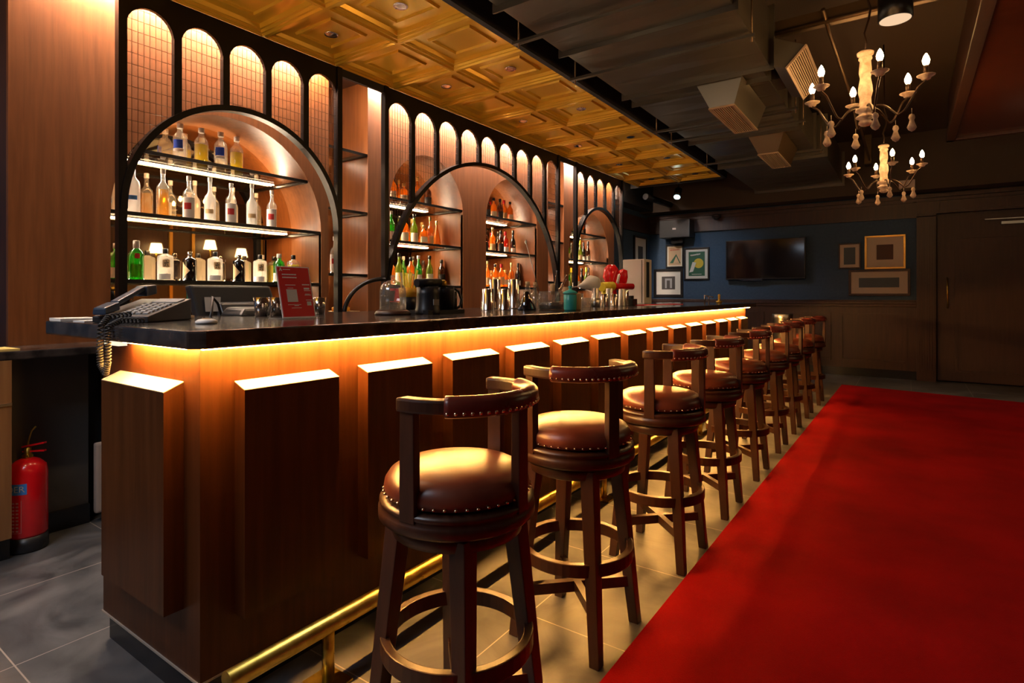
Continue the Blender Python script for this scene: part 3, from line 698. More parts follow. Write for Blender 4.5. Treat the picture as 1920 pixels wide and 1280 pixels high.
# ------------------------------------------------------------------ chandeliers
def chandelier():
    ch = root('chandelier', '', 'chandelier')
    P_ = lambda n_, mb, mat, par=ch, lab=None: part(n_, mb, mat, par, lab, world=False)
    P_('column', MB().lathe([(.0001, .42), (.030, .42), (.042, .412), (.040, .398), (.026, .392), (.033, .382), (.034, .374), (.027, .366), (.030, .33), (.032, .30), (.026, .27), (.034, .22), (.036, .19), (.028, .155),
        (.030, .12), (.048, .095), (.050, .085), (.034, .075), (.030, .065), (.048, .052), (.046, .045), (.026, .035), (.032, .025), (.033, .012), (.022, .002), (.0001, -.004)], seg=20), 'whitewashed', lab='whitewashed turned wooden column')
    P_('chain', MB().tube([(0, 0, .42), (.006, 0, .47), (-.006, 0, .52), (.02, .0, .60), (.03, 0, .66), (0.005, 0, .74), (0, 0, .84)], .006, 6), 'iron')
    for k in range(6):
        a = radians(60*k+8); ca, sa = cos(a), sin(a); q = []
        for i in range(25):
            s = i/24; r_ = .03 + .25*s; z = .10 - .075*sin(pi*min(1, s*1.15))**1 + (.075*max(0, s-.62)/.38 if s > .62 else 0) + (.05*sin(pi*s*2) if s < .5 else 0)
            q.append((r_*ca, r_*sa, z))
        q.append((.283*ca, .283*sa, q[-1][2]+.015))
        ztop = q[-1][2]
        arm = P_('arm', MB().tube(q, .0055, 8), 'iron', lab='curved iron arm')
        P_('drip_cup', MB().lathe([(.010, -.012), (.020, -.008), (.024, .002), (.040, .010), (.042, .014), (.012, .014)], .283*ca, .283*sa, ztop, 16), 'whitewashed', arm)
        P_('candle', MB().lathe([(.012, .014), (.012, .062), (.009, .066)], .283*ca, .283*sa, ztop, 12), 'iron', arm)
        P_('bulb', MB().lathe([(.006, .062), (.015, .078), (.017, .092), (.012, .110), (.005, .124), (.0001, .130)], .283*ca, .283*sa, ztop, 12), 'bulb', arm, 'lit flame-shaped bulb')
        if k % 2 == 0 or True:
            d_ = .20 if k % 2 == 0 else .22
            P_('pendant', MB().lathe([(.0001, .0), (.014, -.007), (.019, -.022), (.012, -.036), (.017, -.052), (.027, -.074), (.018, -.088), (.0001, -.098)], d_*ca, d_*sa, .018, 10, sx=1, sy=.55).tube([(d_*ca, d_*sa, .016), (d_*ca, d_*sa, .045)], .0015, 4), 'whitewashed', arm, 'small whitewashed wooden drop')
    return ch
c1 = chandelier(); c1.rotation_euler = (0,0,radians(38)); c1.location = (-.20, 3.76, 2.15); c1['label'] = 'larger, nearer whitewashed wood and iron chandelier with six lit flame bulbs'
c2 = copy_tree(c1); c2.location = (-.18, 5.97, 2.10); c2.rotation_euler = (0,0,radians(36)); c2['label'] = 'smaller-looking, farther chandelier hanging behind and below the near one'
for c_ in (c1, c2): c_['group'] = 'chandeliers'
for c_ in (c1, c2):
    for ch_ in c_.children:
        if ch_.name.startswith('chain'):
            me = ch_.data
            z_need = 3.398 - c_.location.z
            me = me.copy(); ch_.data = me
            for v in me.vertices:
                if v.co.z > .80: v.co.z = z_need

# ------------------------------------------------------------------ far wall things
def picture(name, label, x0, x1, z0, z1, fmat, mmat, art, fw=.022, y=9.9, mat_w=.05, artf=None):
    r_ = root(name, label, 'picture', ((x0+x1)/2, y, z0))
    y0 = y-.028
    part('frame', MB().box(x0, x1, y0, y, z0, z0+fw).box(x0, x1, y0, y, z1-fw, z1).box(x0, x0+fw, y0, y, z0+fw, z1-fw).box(x1-fw, x1, y0, y, z0+fw, z1-fw), fmat, r_, bevel=.003)
    part('mount', MB().box(x0+fw, x1-fw, y-.012, y-.004, z0+fw, z1-fw), mmat, r_)
    a0, a1, b0, b1 = x0+fw+mat_w, x1-fw-mat_w, z0+fw+mat_w*.9, z1-fw-mat_w*.9
    ar = part('print', MB().box(a0, a1, y-.015, y-.012, b0, b1), art, r_)
    if artf: artf(ar, a0, a1, b0, b1, y-.017)
    return r_
principled('art_dark', (.07, .06, .055), .6); principled('art_brown', (.10, .045, .03), .6); principled('art_green', (.03, .12, .06), .6)
principled('art_cream', (.62, .42, .24), .6); principled('art_red', (.5, .08, .03), .6); principled('art_grey', (.35, .35, .35), .6); principled('art_yellow', (.7, .5, .04), .6)
principled('frame_black', (.012, .009, .008), .35); principled('art_blue', (.08, .11, .13), .6)
def art_red(ar, a0, a1, b0, b1, y):
    w_, h_ = a1-a0, b1-b0
    m_ = MB(); m_.add([(a0+.1*w_, y, b0+.12*h_), (a1-.02*w_, y, b0+.10*h_), (a0+.62*w_, y, b0+.62*h_)], [(0,1,2)]); part('hill', m_, 'art_green', ar)
    m_ = MB(); m_.add([(a0+.38*w_, y-.001, b0+.12*h_), (a1-.12*w_, y-.001, b0+.12*h_), (a0+.62*w_, y-.001, b0+.50*h_)], [(0,1,2)]); part('peak', m_, 'art_cream', ar)
    m_ = MB()
    for k in range(8): m_.box(a0+w_*(.14+.095*k), a0+w_*(.14+.095*k+.06), y-.001, y, b0+h_*(.80+.004*k), b0+h_*(.87+.004*k))
    for k in range(6): m_.box(a0+w_*(.14+.06*k), a0+w_*(.14+.06*k+.04), y-.001, y, b0+h_*.90, b0+h_*.93)
    part('lettering', m_, 'art_red', ar)
def art_green(ar, a0, a1, b0, b1, y):
    w_, h_ = a1-a0, b1-b0
    part('lettering', MB().tube([(a0+w_*(.12+.60*k/30), y, b0+h_*(.84+.06*k/30+.035*sin(k*1.5))) for k in range(31)], .006, 5).tube([(a0+w_*(.2+.6*k/20), y, b0+h_*(.07+.012*sin(k*2.1))) for k in range(21)], .004, 5), 'pic_mat_light', ar)
    m_ = MB(); m_.add([(a0+w_*(.62+.30*cos(k*pi/12)), y, b0+h_*(.52+.2*sin(k*pi/12))) for k in range(24)], [tuple(range(24))]); part('lemon', m_, 'art_yellow', ar)
    m_ = MB(); m_.add([(a0+.05*w_, y-.001, b0+.15*h_), (a0+.28*w_, y-.001, b0+.18*h_), (a0+.48*w_, y-.001, b0+.55*h_), (a0+.25*w_, y-.001, b0+.58*h_)], [(0,1,2,3)]); part('glass', m_, 'pic_mat_light', ar)
def art_bw(ar, a0, a1, b0, b1, y):
    w_, h_ = a1-a0, b1-b0
    part('arch_shape', MB().box(a0+.25*w_, a0+.38*w_, y-.001, y, b0+.1*h_, b0+.85*h_).box(a0+.62*w_, a0+.78*w_, y-.001, y, b0+.1*h_, b0+.85*h_).box(a0+.25*w_, a0+.78*w_, y-.0015, y-.0005, b0+.7*h_, b0+.85*h_), 'art_grey', ar)
picture('framed_poster', 'small poster with a mountain and red lettering, black frame, above the square photo', -3.55, -3.23, 1.68, 2.09, 'frame_black', 'cream_label', 'art_cream', .026, mat_w=.022, artf=art_red)
picture('framed_poster', 'green poster of a yellow fruit and tilted glass, black frame, left of the television', -3.22, -2.79, 1.46, 2.02, 'frame_black', 'pic_mat_light', 'art_green', .026, mat_w=.05, artf=art_green)
picture('framed_photo', 'black-and-white photo of a doorway with wide white mount, lowest left of the television', -3.77, -3.24, 1.165, 1.70 if False else 1.665, 'frame_black', 'pic_mat_light', 'art_dark', .045, mat_w=.10, artf=art_bw)
picture('framed_picture', 'small portrait picture in a dark frame, leftmost of the three right of the television', -.87, -.585, 1.595, 1.975, 'dark_wood', 'pic_mat', 'art_blue', .018, mat_w=.05)
picture('framed_picture', 'gold-framed landscape-format picture, upper right of the three beside the door', -.535, -.035, 1.58, 2.07, 'gilt', 'pic_mat', 'art_brown', .028, mat_w=.12)
picture('framed_picture', 'wide dark-framed panorama picture, lowest of the three beside the door', -.74, .02, 1.19, 1.575, 'dark_wood', 'pic_mat', 'art_blue', .032, mat_w=.10)
lp = root('framed_picture', 'narrow-looking white-mounted picture with black frame on the side wall beyond the bar', 'picture', (-3.86, 9.43, 1.66))
part('frame', MB().box(-3.86, -3.83, 9.15, 9.72, 1.66, 1.69).box(-3.86, -3.83, 9.15, 9.72, 2.19, 2.22).box(-3.86, -3.83, 9.15, 9.185, 1.69, 2.19).box(-3.86, -3.83, 9.685, 9.72, 1.69, 2.19), 'frame_black', lp)
part('mount', MB().box(-3.858, -3.845, 9.185, 9.685, 1.69, 2.19), 'pic_mat_light', lp)
part('print', MB().box(-3.845, -3.842, 9.33, 9.54, 1.78, 2.05), 'art_dark', lp)
tv = root('television', 'wide black flat television switched off on the blue far wall', 'television', (-1.9, 9.85, 1.46))
part('casing', MB().box(-2.50, -1.31, 9.80, 9.86, 1.455, 2.10), 'black_plastic', tv, bevel=.006)
part('screen', MB().box(-2.485, -1.325, 9.795, 9.80, 1.475, 2.085), 'screen_black', tv)
part('wall_bracket', MB().box(-2.1, -1.7, 9.86, 9.89, 1.6, 1.95), 'black_metal', tv)
part('sensor_bar', MB().box(-2.25, -1.93, 9.80, 9.82, 1.435, 1.455), 'blue_black_plastic', tv)
sp = root('wall_speaker', 'black box speaker mounted high on the wall above the small posters', 'speaker', (-3.3, 9.6, 2.17))
part('cabinet', MB().box(-3.56, -3.03, 9.58, 9.84, 2.185, 2.49), 'dark_grey_plastic', sp, bevel=.01)
part('bracket', MB().box(-3.4, -3.2, 9.72, 9.84, 2.10, 2.185), 'black_metal', sp)
part('badge', MB().box(-3.325, -3.265, 9.575, 9.58, 2.32, 2.35), 'white_print', sp)
single('security_camera', MB().lathe([(.07, .0), (.07, .04), (.05, .05)], -2.63, 9.74, 2.50, 16).lathe([(.0001, -.05), (.03, -.045), (.05, -.02), (.055, 0)], -2.63, 9.74, 2.50, 16), 'black_plastic', 'small dark dome camera under the cornice above the television', 'camera', (-2.63, 9.74, 2.5))
single('exit_sign', MB().box(-.11, .07, 9.72, 9.76, 2.63, 2.72) if False else MB().box(-.11, .07, 9.40, 9.449, 2.66, 2.76), 'beige_plastic', 'small unlit pale box high on the dark soffit left of the door', 'sign', (-.02, 9.42, 2.66))
single('metal_bin', MB().lathe([(.10, 0), (.112, .02), (.118, .90), (.122, .955), (.118, .96), (.108, .955), (.10, .90), (.0001, .88)], -1.33, 7.98, 0, 24), 'steel_brushed', 'tall narrow metal bin standing past the far end of the bar', 'bin', (-1.33, 7.98, 0))

# right side of the room, seen in the mirrors: shaded lamps and gilt panels on the dark wall
for k, (y, z) in enumerate(((4.38, 1.98), (5.27, 2.10), (5.85, 1.99))):
    lm = root('wall_lamp', 'small wall lamp with a glowing cream shade, reflected in the near mirror, %s of three' % ['leftmost', 'middle', 'rightmost'][k], 'lamp', (2.2, y, z), group='wall lamps opposite the bar')
    part('shade', MB().lathe([(.11, -.08), (.075, .08)], 2.2, y, z, 20), 'lamp_shade', lm)
    part('stem', MB().tube([(2.2, y, z+.02), (2.2, y, z-.2), (2.28, y, z-.24), (2.34, y, z-.24)], .014, 8), 'brass', lm)
for k, (y, wd) in enumerate(((4.85, .42), (6.55, .5))):
    gm = root('wall_panel_frame', 'tall gilt-edged panel on the dark wall opposite the bar, %s' % ['first', 'second'][k], 'panel', (2.34, y, 1.2))
    part('gilt_edge', MB().box(2.31, 2.35, y-wd/2, y-wd/2+.05, .9, 2.6).box(2.31, 2.35, y+wd/2-.05, y+wd/2, .9, 2.6).box(2.31, 2.35, y-wd/2+.05, y+wd/2-.05, 2.55, 2.6), 'gilt', gm)
    part('panel', MB().box(2.34, 2.35, y-wd/2+.05, y+wd/2-.05, .9, 2.55), 'amber_back', gm)

# ------------------------------------------------------------------ bottles
PB = {}     # profiles: (r, z) pairs of glass body
PB['squat'] = [(.030,0),(.036,.002),(.038,.010),(.038,.150),(.035,.170),(.024,.188),(.0145,.196),(.0145,.232)]
PB['tall'] = [(.030,0),(.035,.002),(.037,.010),(.037,.190),(.033,.212),(.020,.228),(.0135,.240),(.0125,.305)]
PB['goose'] = [(.028,0),(.033,.002),(.035,.010),(.036,.175),(.031,.195),(.017,.215),(.012,.235),(.0115,.310)]
PB['gin'] = [(.036,0),(.040,.002),(.041,.010),(.041,.105),(.039,.140),(.041,.160),(.034,.180),(.018,.195),(.0155,.205),(.0155,.222)]
PB['square'] = [(.043,0),(.047,.004),(.047,.150),(.043,.160),(.018,.172),(.013,.178),(.013,.190)]
PB['round'] = [(.036,0),(.040,.002),(.041,.008),(.041,.140),(.038,.150),(.018,.160),(.013,.166),(.013,.180)]
PB['wine'] = [(.030,0),(.035,.002),(.0365,.010),(.0365,.160),(.031,.188),(.017,.215),(.0135,.230),(.0135,.285)]
PB['whisky'] = [(.032,0),(.036,.002),(.038,.010),(.038,.160),(.034,.182),(.022,.200),(.0145,.208),(.0145,.250)]
PB['cognac'] = [(.030,0),(.042,.004),(.045,.030),(.040,.080),(.026,.150),(.014,.200),(.0135,.250)]
PB['small'] = [(.030,0),(.034,.003),(.034,.115),(.028,.130),(.013,.140),(.013,.165)]
def bottle_kind(shape, glass, label=None, lz=(.03,.12), cap='black_cap', caph=.03, liquid=None, lfill=.7, extra=None, half=62, sc=1.0, lcol2=None):
    pr = [(r_*sc, z*sc) for r_, z in PB[shape]]; seg = 20; a0 = 0
    if shape == 'square': seg = 6; a0 = pi/6
    meshes = []
    body = MB().lathe(pr, seg=seg, a0=a0); 
    if shape == 'square': body.sm = [False]*len(body.sm)
    meshes.append(('glass_body', body.mesh('glass_body', glass), None))
    if liquid:
        zmax = pr[-1][1]*lfill; lp_ = [(max(r_-.003, .004), max(z, .004)) for r_, z in pr if z < zmax]; lp_.append((lp_[-1][0], zmax)); lp_.append((.0001, zmax))
        meshes.append(('liquid', MB().lathe(lp_, seg=seg, a0=a0).mesh('liquid', liquid), None))
    def band(z0, z1, hw, mat, rad=None, c=0, grow=.0008):
        R_ = rad or max(r_ for r_, z in pr if z <= z1*1.0+.0001) + grow
        mb = MB(); vs_ = []; fs = []; n_ = 10
        for i in range(n_+1):
            a = radians(c-hw+2*hw*i/n_); vs_ += [(R_*cos(a), R_*sin(a), z0), (R_*cos(a), R_*sin(a), z1)]
        for i in range(n_): fs.append((2*i, 2*i+2, 2*i+3, 2*i+1))
        mb.add(vs_, fs, True); return mb.mesh('label', mat)
    if label:
        meshes.append(('label', band(lz[0]*sc, lz[1]*sc, half, label), None))
        if lcol2: meshes.append(('label_mark', band((lz[0]+(lz[1]-lz[0])*.45)*sc, (lz[0]+(lz[1]-lz[0])*.75)*sc, half*.45, lcol2, grow=.0018), None))
    if extra: 
        for e in extra: meshes.append((e[0], band(e[1]*sc, e[2]*sc, e[3], e[4], c=e[5] if len(e) > 5 else 0, grow=.0022), None))
    rt, zt = pr[-1]
    meshes.append(('cap', MB().lathe([(rt+.0015, zt-caph*.55), (rt+.0025, zt-caph*.5), (rt+.0025, zt+caph*.5), (rt, zt+caph*.55)], seg=14).mesh('cap', cap), None))
    return meshes
BK = {
 'vodka_blue': bottle_kind('squat', 'clear_bottle', None, cap='white_cap', sc=1.12, extra=[('label', .095, .145, 38, 'blue_print'), ('label_mark', .078, .092, 42, 'white_label')]),
 'vodka_yellow': bottle_kind('squat', 'clear_bottle', None, cap='white_cap', sc=1.12, liquid='yellow_liquid', lfill=.62),
 'white_wide': bottle_kind('tall', 'frosted', None, cap='white_cap', sc=1.05, extra=[('label', .10, .125, 55, 'blue_label')]),
 'gold_tall': bottle_kind('tall', 'clear_bottle', None, cap='white_cap', liquid='gold_liquid', lfill=.62, sc=1.02),
 'clear_red': bottle_kind('tall', 'clear_bottle', 'white_label', (.02,.17), 'white_cap', sc=.95, lcol2='red_label', half=75),
 'frost_tall': bottle_kind('goose', 'frosted', None, cap='white_cap', sc=1.0, extra=[('label', .075, .105, 42, 'tan_label')]),
 'gin_green': bottle_kind('gin', 'green_bottle', 'olive_bottle', (.02,.10), 'white_cap', .045, half=58, extra=[('seal', .135, .165, 18, 'red_label', 25)]),
 'square_tan': bottle_kind('square', 'backlit_glass', 'white_label', (.008,.045), 'black_cap', .03, half=50, liquid=None, extra=[('label_mark', .085, .135, 24, 'tan_label', 20)]),
 'black_diamond': bottle_kind('round', 'black_bottle', None, cap='chrome', extra=None),
 'green_white': bottle_kind('small', 'green_bottle', 'white_label', (.01,.06), 'white_cap', .03, sc=1.25),
 'yellow_gin': bottle_kind('round', 'clear_bottle', None, cap='black_cap', liquid='yellow_liquid', lfill=.72, sc=1.12),
 'wine_green': bottle_kind('wine', 'olive_bottle', 'cream_label', (.03,.12), 'black_cap', .03),
 'whisky_green': bottle_kind('wine', 'green_bottle', 'white_label', (.03,.11), 'white_cap', .03, sc=.98),
 'wine_dark': bottle_kind('wine', 'brown_bottle', 'white_label', (.03,.10), 'black_cap', .06),
 'amber': bottle_kind('whisky', 'amber_bottle', 'cream_label', (.03,.11), 'black_cap', .03),
 'amber_red': bottle_kind('whisky', 'amber_bottle', 'tan_label', (.03,.12), 'red_cap', .04),
 'amber_gold': bottle_kind('tall', 'amber_bottle', 'tan_label', (.03,.12), 'gold_cap', .04, sc=.9),
 'amber_small': bottle_kind('small', 'amber_bottle', 'cream_label', (.03,.08), 'gold_cap', .03, sc=1.15),
 'whisky_black': bottle_kind('whisky', 'brown_bottle', 'black_label', (.03,.12), 'black_cap', .035),
 'cognac': bottle_kind('cognac', 'amber_bottle', None, cap='gold_cap', caph=.04),
 'red': bottle_kind('whisky', 'red_bottle', 'white_label', (.03,.09), 'red_cap', .04),
 'dark': bottle_kind('wine', 'black_bottle', 'white_label', (.03,.09), 'black_cap', .05, sc=.95),
 'yellow_label': bottle_kind('wine', 'olive_bottle', 'tan_label', (.03,.10), 'yellow_plastic', .06),
 'green_ring': bottle_kind('cognac', 'olive_bottle', 'cream_label', (.03,.10), 'white_cap', .03, sc=1.1),
}
# pale triangular mark on the black bottles
_me = MB(); vs_ = []
for a, z in ((-62, .012), (-62, .13), (10, .071)):
    vs_.append((.0425*cos(radians(a)), .0425*sin(radians(a)), z))
_v2 = []; _f2 = []; N_ = 10
for i in range(N_+1):
    a = radians(-62 + 72*i/N_); h_ = .059*(1-i/N_); _v2 += [(.0422*cos(a), .0422*sin(a), .071-h_), (.0422*cos(a), .0422*sin(a), .071+h_)]
for i in range(N_): _f2.append((2*i, 2*i+2, 2*i+3, 2*i+1))
_me.add(_v2, _f2, True); BK['black_diamond'].append(('label', _me.mesh('label', 'tan_label'), None))
# brush strokes on the tan corner label of the square bottles
def strokes():
    mb = MB(); R_ = .0505
    def st(a0, z0, a1, z1, w_):
        for i in range(4):
            t0, t1 = i/4, (i+1)/4
            q = [(a0+(a1-a0)*t, z0+(z1-z0)*t) for t in (t0, t1)]
            mb.add([(R_*cos(radians(a)), R_*sin(radians(a)), z+dz) for (a, z), dz in ((q[0], -w_), (q[1], -w_), (q[1], w_), (q[0], w_))], [(0,1,2,3)])
    st(16, .128, 24, .122, .003); st(6, .112, 34, .116, .0028); st(16, .106, 8, .090, .004); st(24, .106, 33, .092, .004); return mb.mesh('brush_mark', 'black_label')
BK['square_tan'].append(('label_mark', strokes(), None))
DESC = {'vodka_blue':'clear bottle with a blue label', 'vodka_yellow':'clear bottle half full of yellow', 'white_wide':'white frosted bottle with a blue band', 'gold_tall':'tall clear bottle of golden liquid',
 'clear_red':'clear bottle with white and red label', 'frost_tall':'tall frosted white bottle with long neck', 'gin_green':'green round-shouldered bottle with white cap', 'square_tan':'six-sided clear bottle with tan label',
 'black_diamond':'black bottle with pale triangular label', 'green_white':'small green bottle with white label', 'yellow_gin':'bottle of yellow liquid with dark cap', 'wine_green':'olive green bottle with cream label',
 'whisky_green':'green bottle with white label', 'wine_dark':'dark brown bottle with white label', 'amber':'amber bottle with cream label and black cap', 'amber_red':'amber bottle with tan label and red cap',
 'amber_gold':'tall amber bottle with gold cap', 'amber_small':'small amber bottle with gold cap', 'whisky_black':'brown bottle with black label', 'cognac':'pear-shaped amber bottle', 'red':'bright red bottle with white label',
 'dark':'black bottle with white label', 'yellow_label':'olive bottle with yellow cap', 'green_ring':'bulbous olive bottle with cream label'}
ORD = ['first','second','third','fourth','fifth','sixth','seventh','eighth','ninth']
def put_row(kinds, ys, z, where, x=-3.92, rz=-35, sc=1.0):
    for i, (k, y) in enumerate(zip(kinds, ys)):
        r_ = root('bottle', '%s, %s from left, %s' % (DESC[k], ORD[i], where), 'bottle', (x + .02*((i*7) % 3 - 1)*.6, y, z+.0005), radians(rz + ((i*37) % 17 - 8)), 'bottles on the %s' % where)
        if len(kinds) == 1: r_['label'] = '%s, standing alone on the %s' % (DESC[k], where)
        for nm, me, lb in BK[k]:
            o = bpy.data.objects.new(nm, me); C.objects.link(o); o.parent = r_
put_row(['vodka_blue','vodka_yellow','vodka_blue','vodka_yellow'], [1.821,1.952,2.078,2.205], 2.05, 'top shelf, near niche')
put_row(['white_wide','gold_tall','clear_red','frost_tall','clear_red','frost_tall','clear_red'], [1.543,1.711,1.865,2.016,2.158,2.305,2.478], 1.68, 'middle shelf, near niche')
put_row(['green_white','gin_green','square_tan','black_diamond','square_tan','black_diamond','square_tan','green_white','yellow_gin'], [1.455,1.558,1.72,1.882,2.045,2.208,2.383,2.531,2.644], 1.29, 'lowest shelf, near niche')
put_row(['clear_red'], [2.98], 1.37, 'open bay shelf', x=-3.83)
put_row(['amber','amber_small','amber_gold','whisky_black'], [3.70,3.83,4.0,4.17], 2.05, 'top shelf, second niche')
put_row(['amber_small','whisky_green','amber','wine_green','amber_small','amber_gold','cognac'], [3.56,3.67,3.83,3.98,4.10,4.18,4.30], 1.68, 'middle shelf, second niche')
put_row(['amber_gold','wine_green','amber','whisky_green','wine_green','whisky_black'], [3.62,3.77,3.909,4.04,4.183,4.348], 1.29, 'lowest shelf, second niche')
put_row(['whisky_black','amber','whisky_black','amber_red','amber'], [5.15,5.25,5.36,5.472,5.58], 2.05, 'top shelf, third niche')
put_row(['whisky_black','amber_gold','whisky_black','red','dark'], [5.10,5.23,5.375,5.50,5.64], 1.68, 'middle shelf, third niche')
put_row(['amber_gold','amber','amber_red','amber_small','amber_gold','dark'], [5.15,5.281,5.385,5.49,5.604,5.729], 1.29, 'lowest shelf, third niche')
put_row(['wine_green','green_ring','amber_small','whisky_black'], [7.05,7.22,7.353,7.469], 2.05, 'top shelf, far niche')
put_row(['yellow_label','wine_dark','yellow_label','dark','wine_dark'], [7.0,7.20,7.33,7.48,7.60], 1.68, 'middle shelf, far niche')
put_row(['wine_green','whisky_green','dark','amber','dark','yellow_label','wine_dark'], [6.85,6.98,7.15,7.28,7.40,7.52,7.64], 1.29, 'lowest shelf, far niche')

# ------------------------------------------------------------------ things on the counter
ZT = 1.1045
# telephone
from mathutils import Vector, Matrix
ph = root('telephone', 'black corded desk telephone on the near end of the counter', 'telephone', (-2.16, .895, ZT), math.atan2(.84, -.54) - pi/2)
pp = lambda n_, mb, mat, par=ph, lab=None, bev=0: part(n_, mb, mat, par, lab, bev, world=False)
# own frame: y = away (depth), -x = left
pp('base', MB().hexa([(-.20,0,0),(0,0,0),(0,.25,0),(-.20,.25,0)], [(-.20,.0,.022),(0,.0,.022),(0,.25,.082),(-.20,.25,.082)]), 'black_plastic', bev=.004)
kp = MB()
for i in range(4):
    for j in range(6):
        x = -.115 + i*.026; y = .025 + j*.024; z = .022 + .06*y/.25 + .002
        kp.hexa([(x,y,z-.002),(x+.018,y,z-.002),(x+.018,y+.014,z+.0014),(x,y+.014,z+.0014)], [(x,y,z+.004),(x+.018,y,z+.004),(x+.018,y+.014,z+.0074),(x,y+.014,z+.0074)])
pp('keypad', kp, 'grey_print', lab='grey keys')
pp('display', MB().hexa([(-.115,.185,.067),(-.015,.185,.067),(-.015,.235,.079),(-.115,.235,.079)], [(-.115,.185,.070),(-.015,.185,.070),(-.015,.235,.082),(-.115,.235,.082)]), 'grey_print')
hs = MB().hexa([(-.185,-.02,.026),(-.135,-.02,.026),(-.135,.05,.042),(-.185,.05,.042)], [(-.183,-.018,.052),(-.137,-.018,.052),(-.137,.05,.072),(-.183,.05,.072)])
hs.hexa([(-.178,.05,.056),(-.142,.05,.056),(-.142,.19,.112),(-.178,.19,.112)], [(-.176,.05,.074),(-.144,.05,.074),(-.144,.19,.130),(-.176,.19,.130)])
hs.hexa([(-.185,.19,.090),(-.135,.19,.090),(-.135,.25,.100),(-.185,.25,.100)], [(-.183,.19,.130),(-.137,.19,.130),(-.137,.25,.136),(-.183,.25,.136)])
pp('handset', hs, 'blue_black_plastic', bev=.006)
# coiled cord hanging over the end of the slab
q = []; turns = 58; NC = turns*8
path = [Vector(v) for v in ((-2.20,.86,1.135), (-2.13,.765,1.13), (-2.105,.735,1.10), (-2.10,.73,1.03), (-2.10,.732,.98), (-2.075,.738,.95), (-2.05,.735,.99), (-2.045,.733,1.05), (-2.05,.735,1.10), (-2.08,.78,1.118), (-2.14,.87,1.114))]
def onpath(t):
    t = t*(len(path)-1); i = min(int(t), len(path)-2); return path[i].lerp(path[i+1], t-i)
for k in range(NC+1):
    t = k/NC; c_ = onpath(t); d_ = (onpath(min(1, t+.01))-onpath(max(0, t-.01))).normalized(); x = d_.cross(Vector((0,1,.01))).normalized(); y = d_.cross(x); a = 2*pi*k/8
    q.append(c_ + x*cos(a)*.0075 + y*sin(a)*.0075)
# (cord vertices are in the place's coordinates; bring them to the phone's frame)
ca, sa = cos(-ph.rotation_euler.z), sin(-ph.rotation_euler.z)
q = [Vector(((v.x-ph.location.x)*ca - (v.y-ph.location.y)*sa, (v.x-ph.location.x)*sa + (v.y-ph.location.y)*ca, v.z-ph.location.z)) for v in q]
pp('coiled_cord', MB().tube(q, .0028, 6), 'rubber', lab='black coiled cord looped down over the counter end')
# papers
def sheet(name, label, x, y, z, lx, ly, rz, h_, mat, cat='paper', group=None):
    c_, s_ = cos(radians(rz)), sin(radians(rz)); pts = [(x + a*lx/2*c_ - b*ly/2*s_, y + a*lx/2*s_ + b*ly/2*c_) for a, b in ((-1,-1),(1,-1),(1,1),(-1,1))]
    return single(name, MB().hexa([(a, b, z) for a, b in pts], [(a, b, z+h_) for a, b in pts]), mat, label, cat, (x, y, z), group)
sheet('notebook', 'pale blue notepad at the left tip of the counter', -2.575, .815, ZT, .15, .12, -4, .010, 'pic_mat_light', 'notepad')
sheet('clipboard', 'brown clipboard lying left of the telephone', -2.53, 1.09, ZT, .22, .20, -10, .012, 'cork', 'clipboard')
sheet('paper_sheet', 'green and white printed sheet partly under the telephone cord', -2.46, .86, ZT, .07, .15, 10, .003, 'white_label')
sheet('notepad', 'yellow notepad on the low stone counter at the left', -3.44, .72, .9455, .16, .26, 6, .008, 'yellow_paper', 'notepad')
sheet('notepad', 'blue card at the left end of the yellow notepad', -3.43, .50, .9455, .12, .10, 10, .012, 'blue_label', 'card')
pk = root('coaster_stack', 'small white puck-shaped holder with amber spot on the counter right of the telephone', 'holder', (-1.924, .975, ZT))
part('base', MB().lathe([(.030,ZT),(.034,ZT+.002),(.034,ZT+.008),(.026,ZT+.014),(.018,ZT+.016),(.0001,ZT+.016)], -1.924, .975, 0, 20), 'white_plastic', pk)
part('spot', MB().lathe([(.0001,ZT+.018),(.014,ZT+.0175)], -1.924, .975, 0, 12), 'orange_plastic', pk)
# cash register screen seen from behind
rg = root('cash_register_screen', 'back of a dark point-of-sale monitor behind the telephone', 'monitor', (-2.82, 1.56, .76))
part('screen_case', MB().hexa([(-2.78,1.37,.985),(-2.72,1.37,.985),(-2.72,1.80,.985),(-2.78,1.80,.985)], [(-2.90,1.36,1.245),(-2.84,1.36,1.250),(-2.84,1.78,1.250),(-2.90,1.78,1.245)]), 'dark_grey_plastic', rg, bevel=.012)
part('back_bulge', MB().hexa([(-2.74,1.45,1.0),(-2.68,1.47,1.01),(-2.68,1.72,1.01),(-2.74,1.74,1.0)], [(-2.83,1.45,1.17),(-2.77,1.47,1.16),(-2.77,1.72,1.16),(-2.83,1.74,1.17)]), 'black_plastic', rg, bevel=.01)
part('stand', MB().box(-2.86, -2.68, 1.46, 1.70, .761, .775).hexa([(-2.82,1.53,.775),(-2.74,1.53,.775),(-2.74,1.63,.775),(-2.82,1.63,.775)], [(-2.80,1.53,1.05),(-2.74,1.53,1.05),(-2.74,1.63,1.05),(-2.80,1.63,1.05)]), 'black_plastic', rg)
part('sticker', MB().hexa([(-2.775,1.48,1.13),(-2.772,1.48,1.13),(-2.772,1.60,1.13),(-2.775,1.60,1.13)], [(-2.806,1.49,1.195),(-2.802,1.49,1.195),(-2.802,1.60,1.195),(-2.806,1.60,1.195)]) if False else MB().hexa([(-2.7715,1.40,1.12),(-2.7705,1.40,1.12),(-2.7705,1.47,1.12),(-2.7715,1.47,1.12)], [(-2.8035,1.41,1.19),(-2.8025,1.41,1.19),(-2.8025,1.49,1.19),(-2.8035,1.49,1.19)]), 'grey_print', rg)
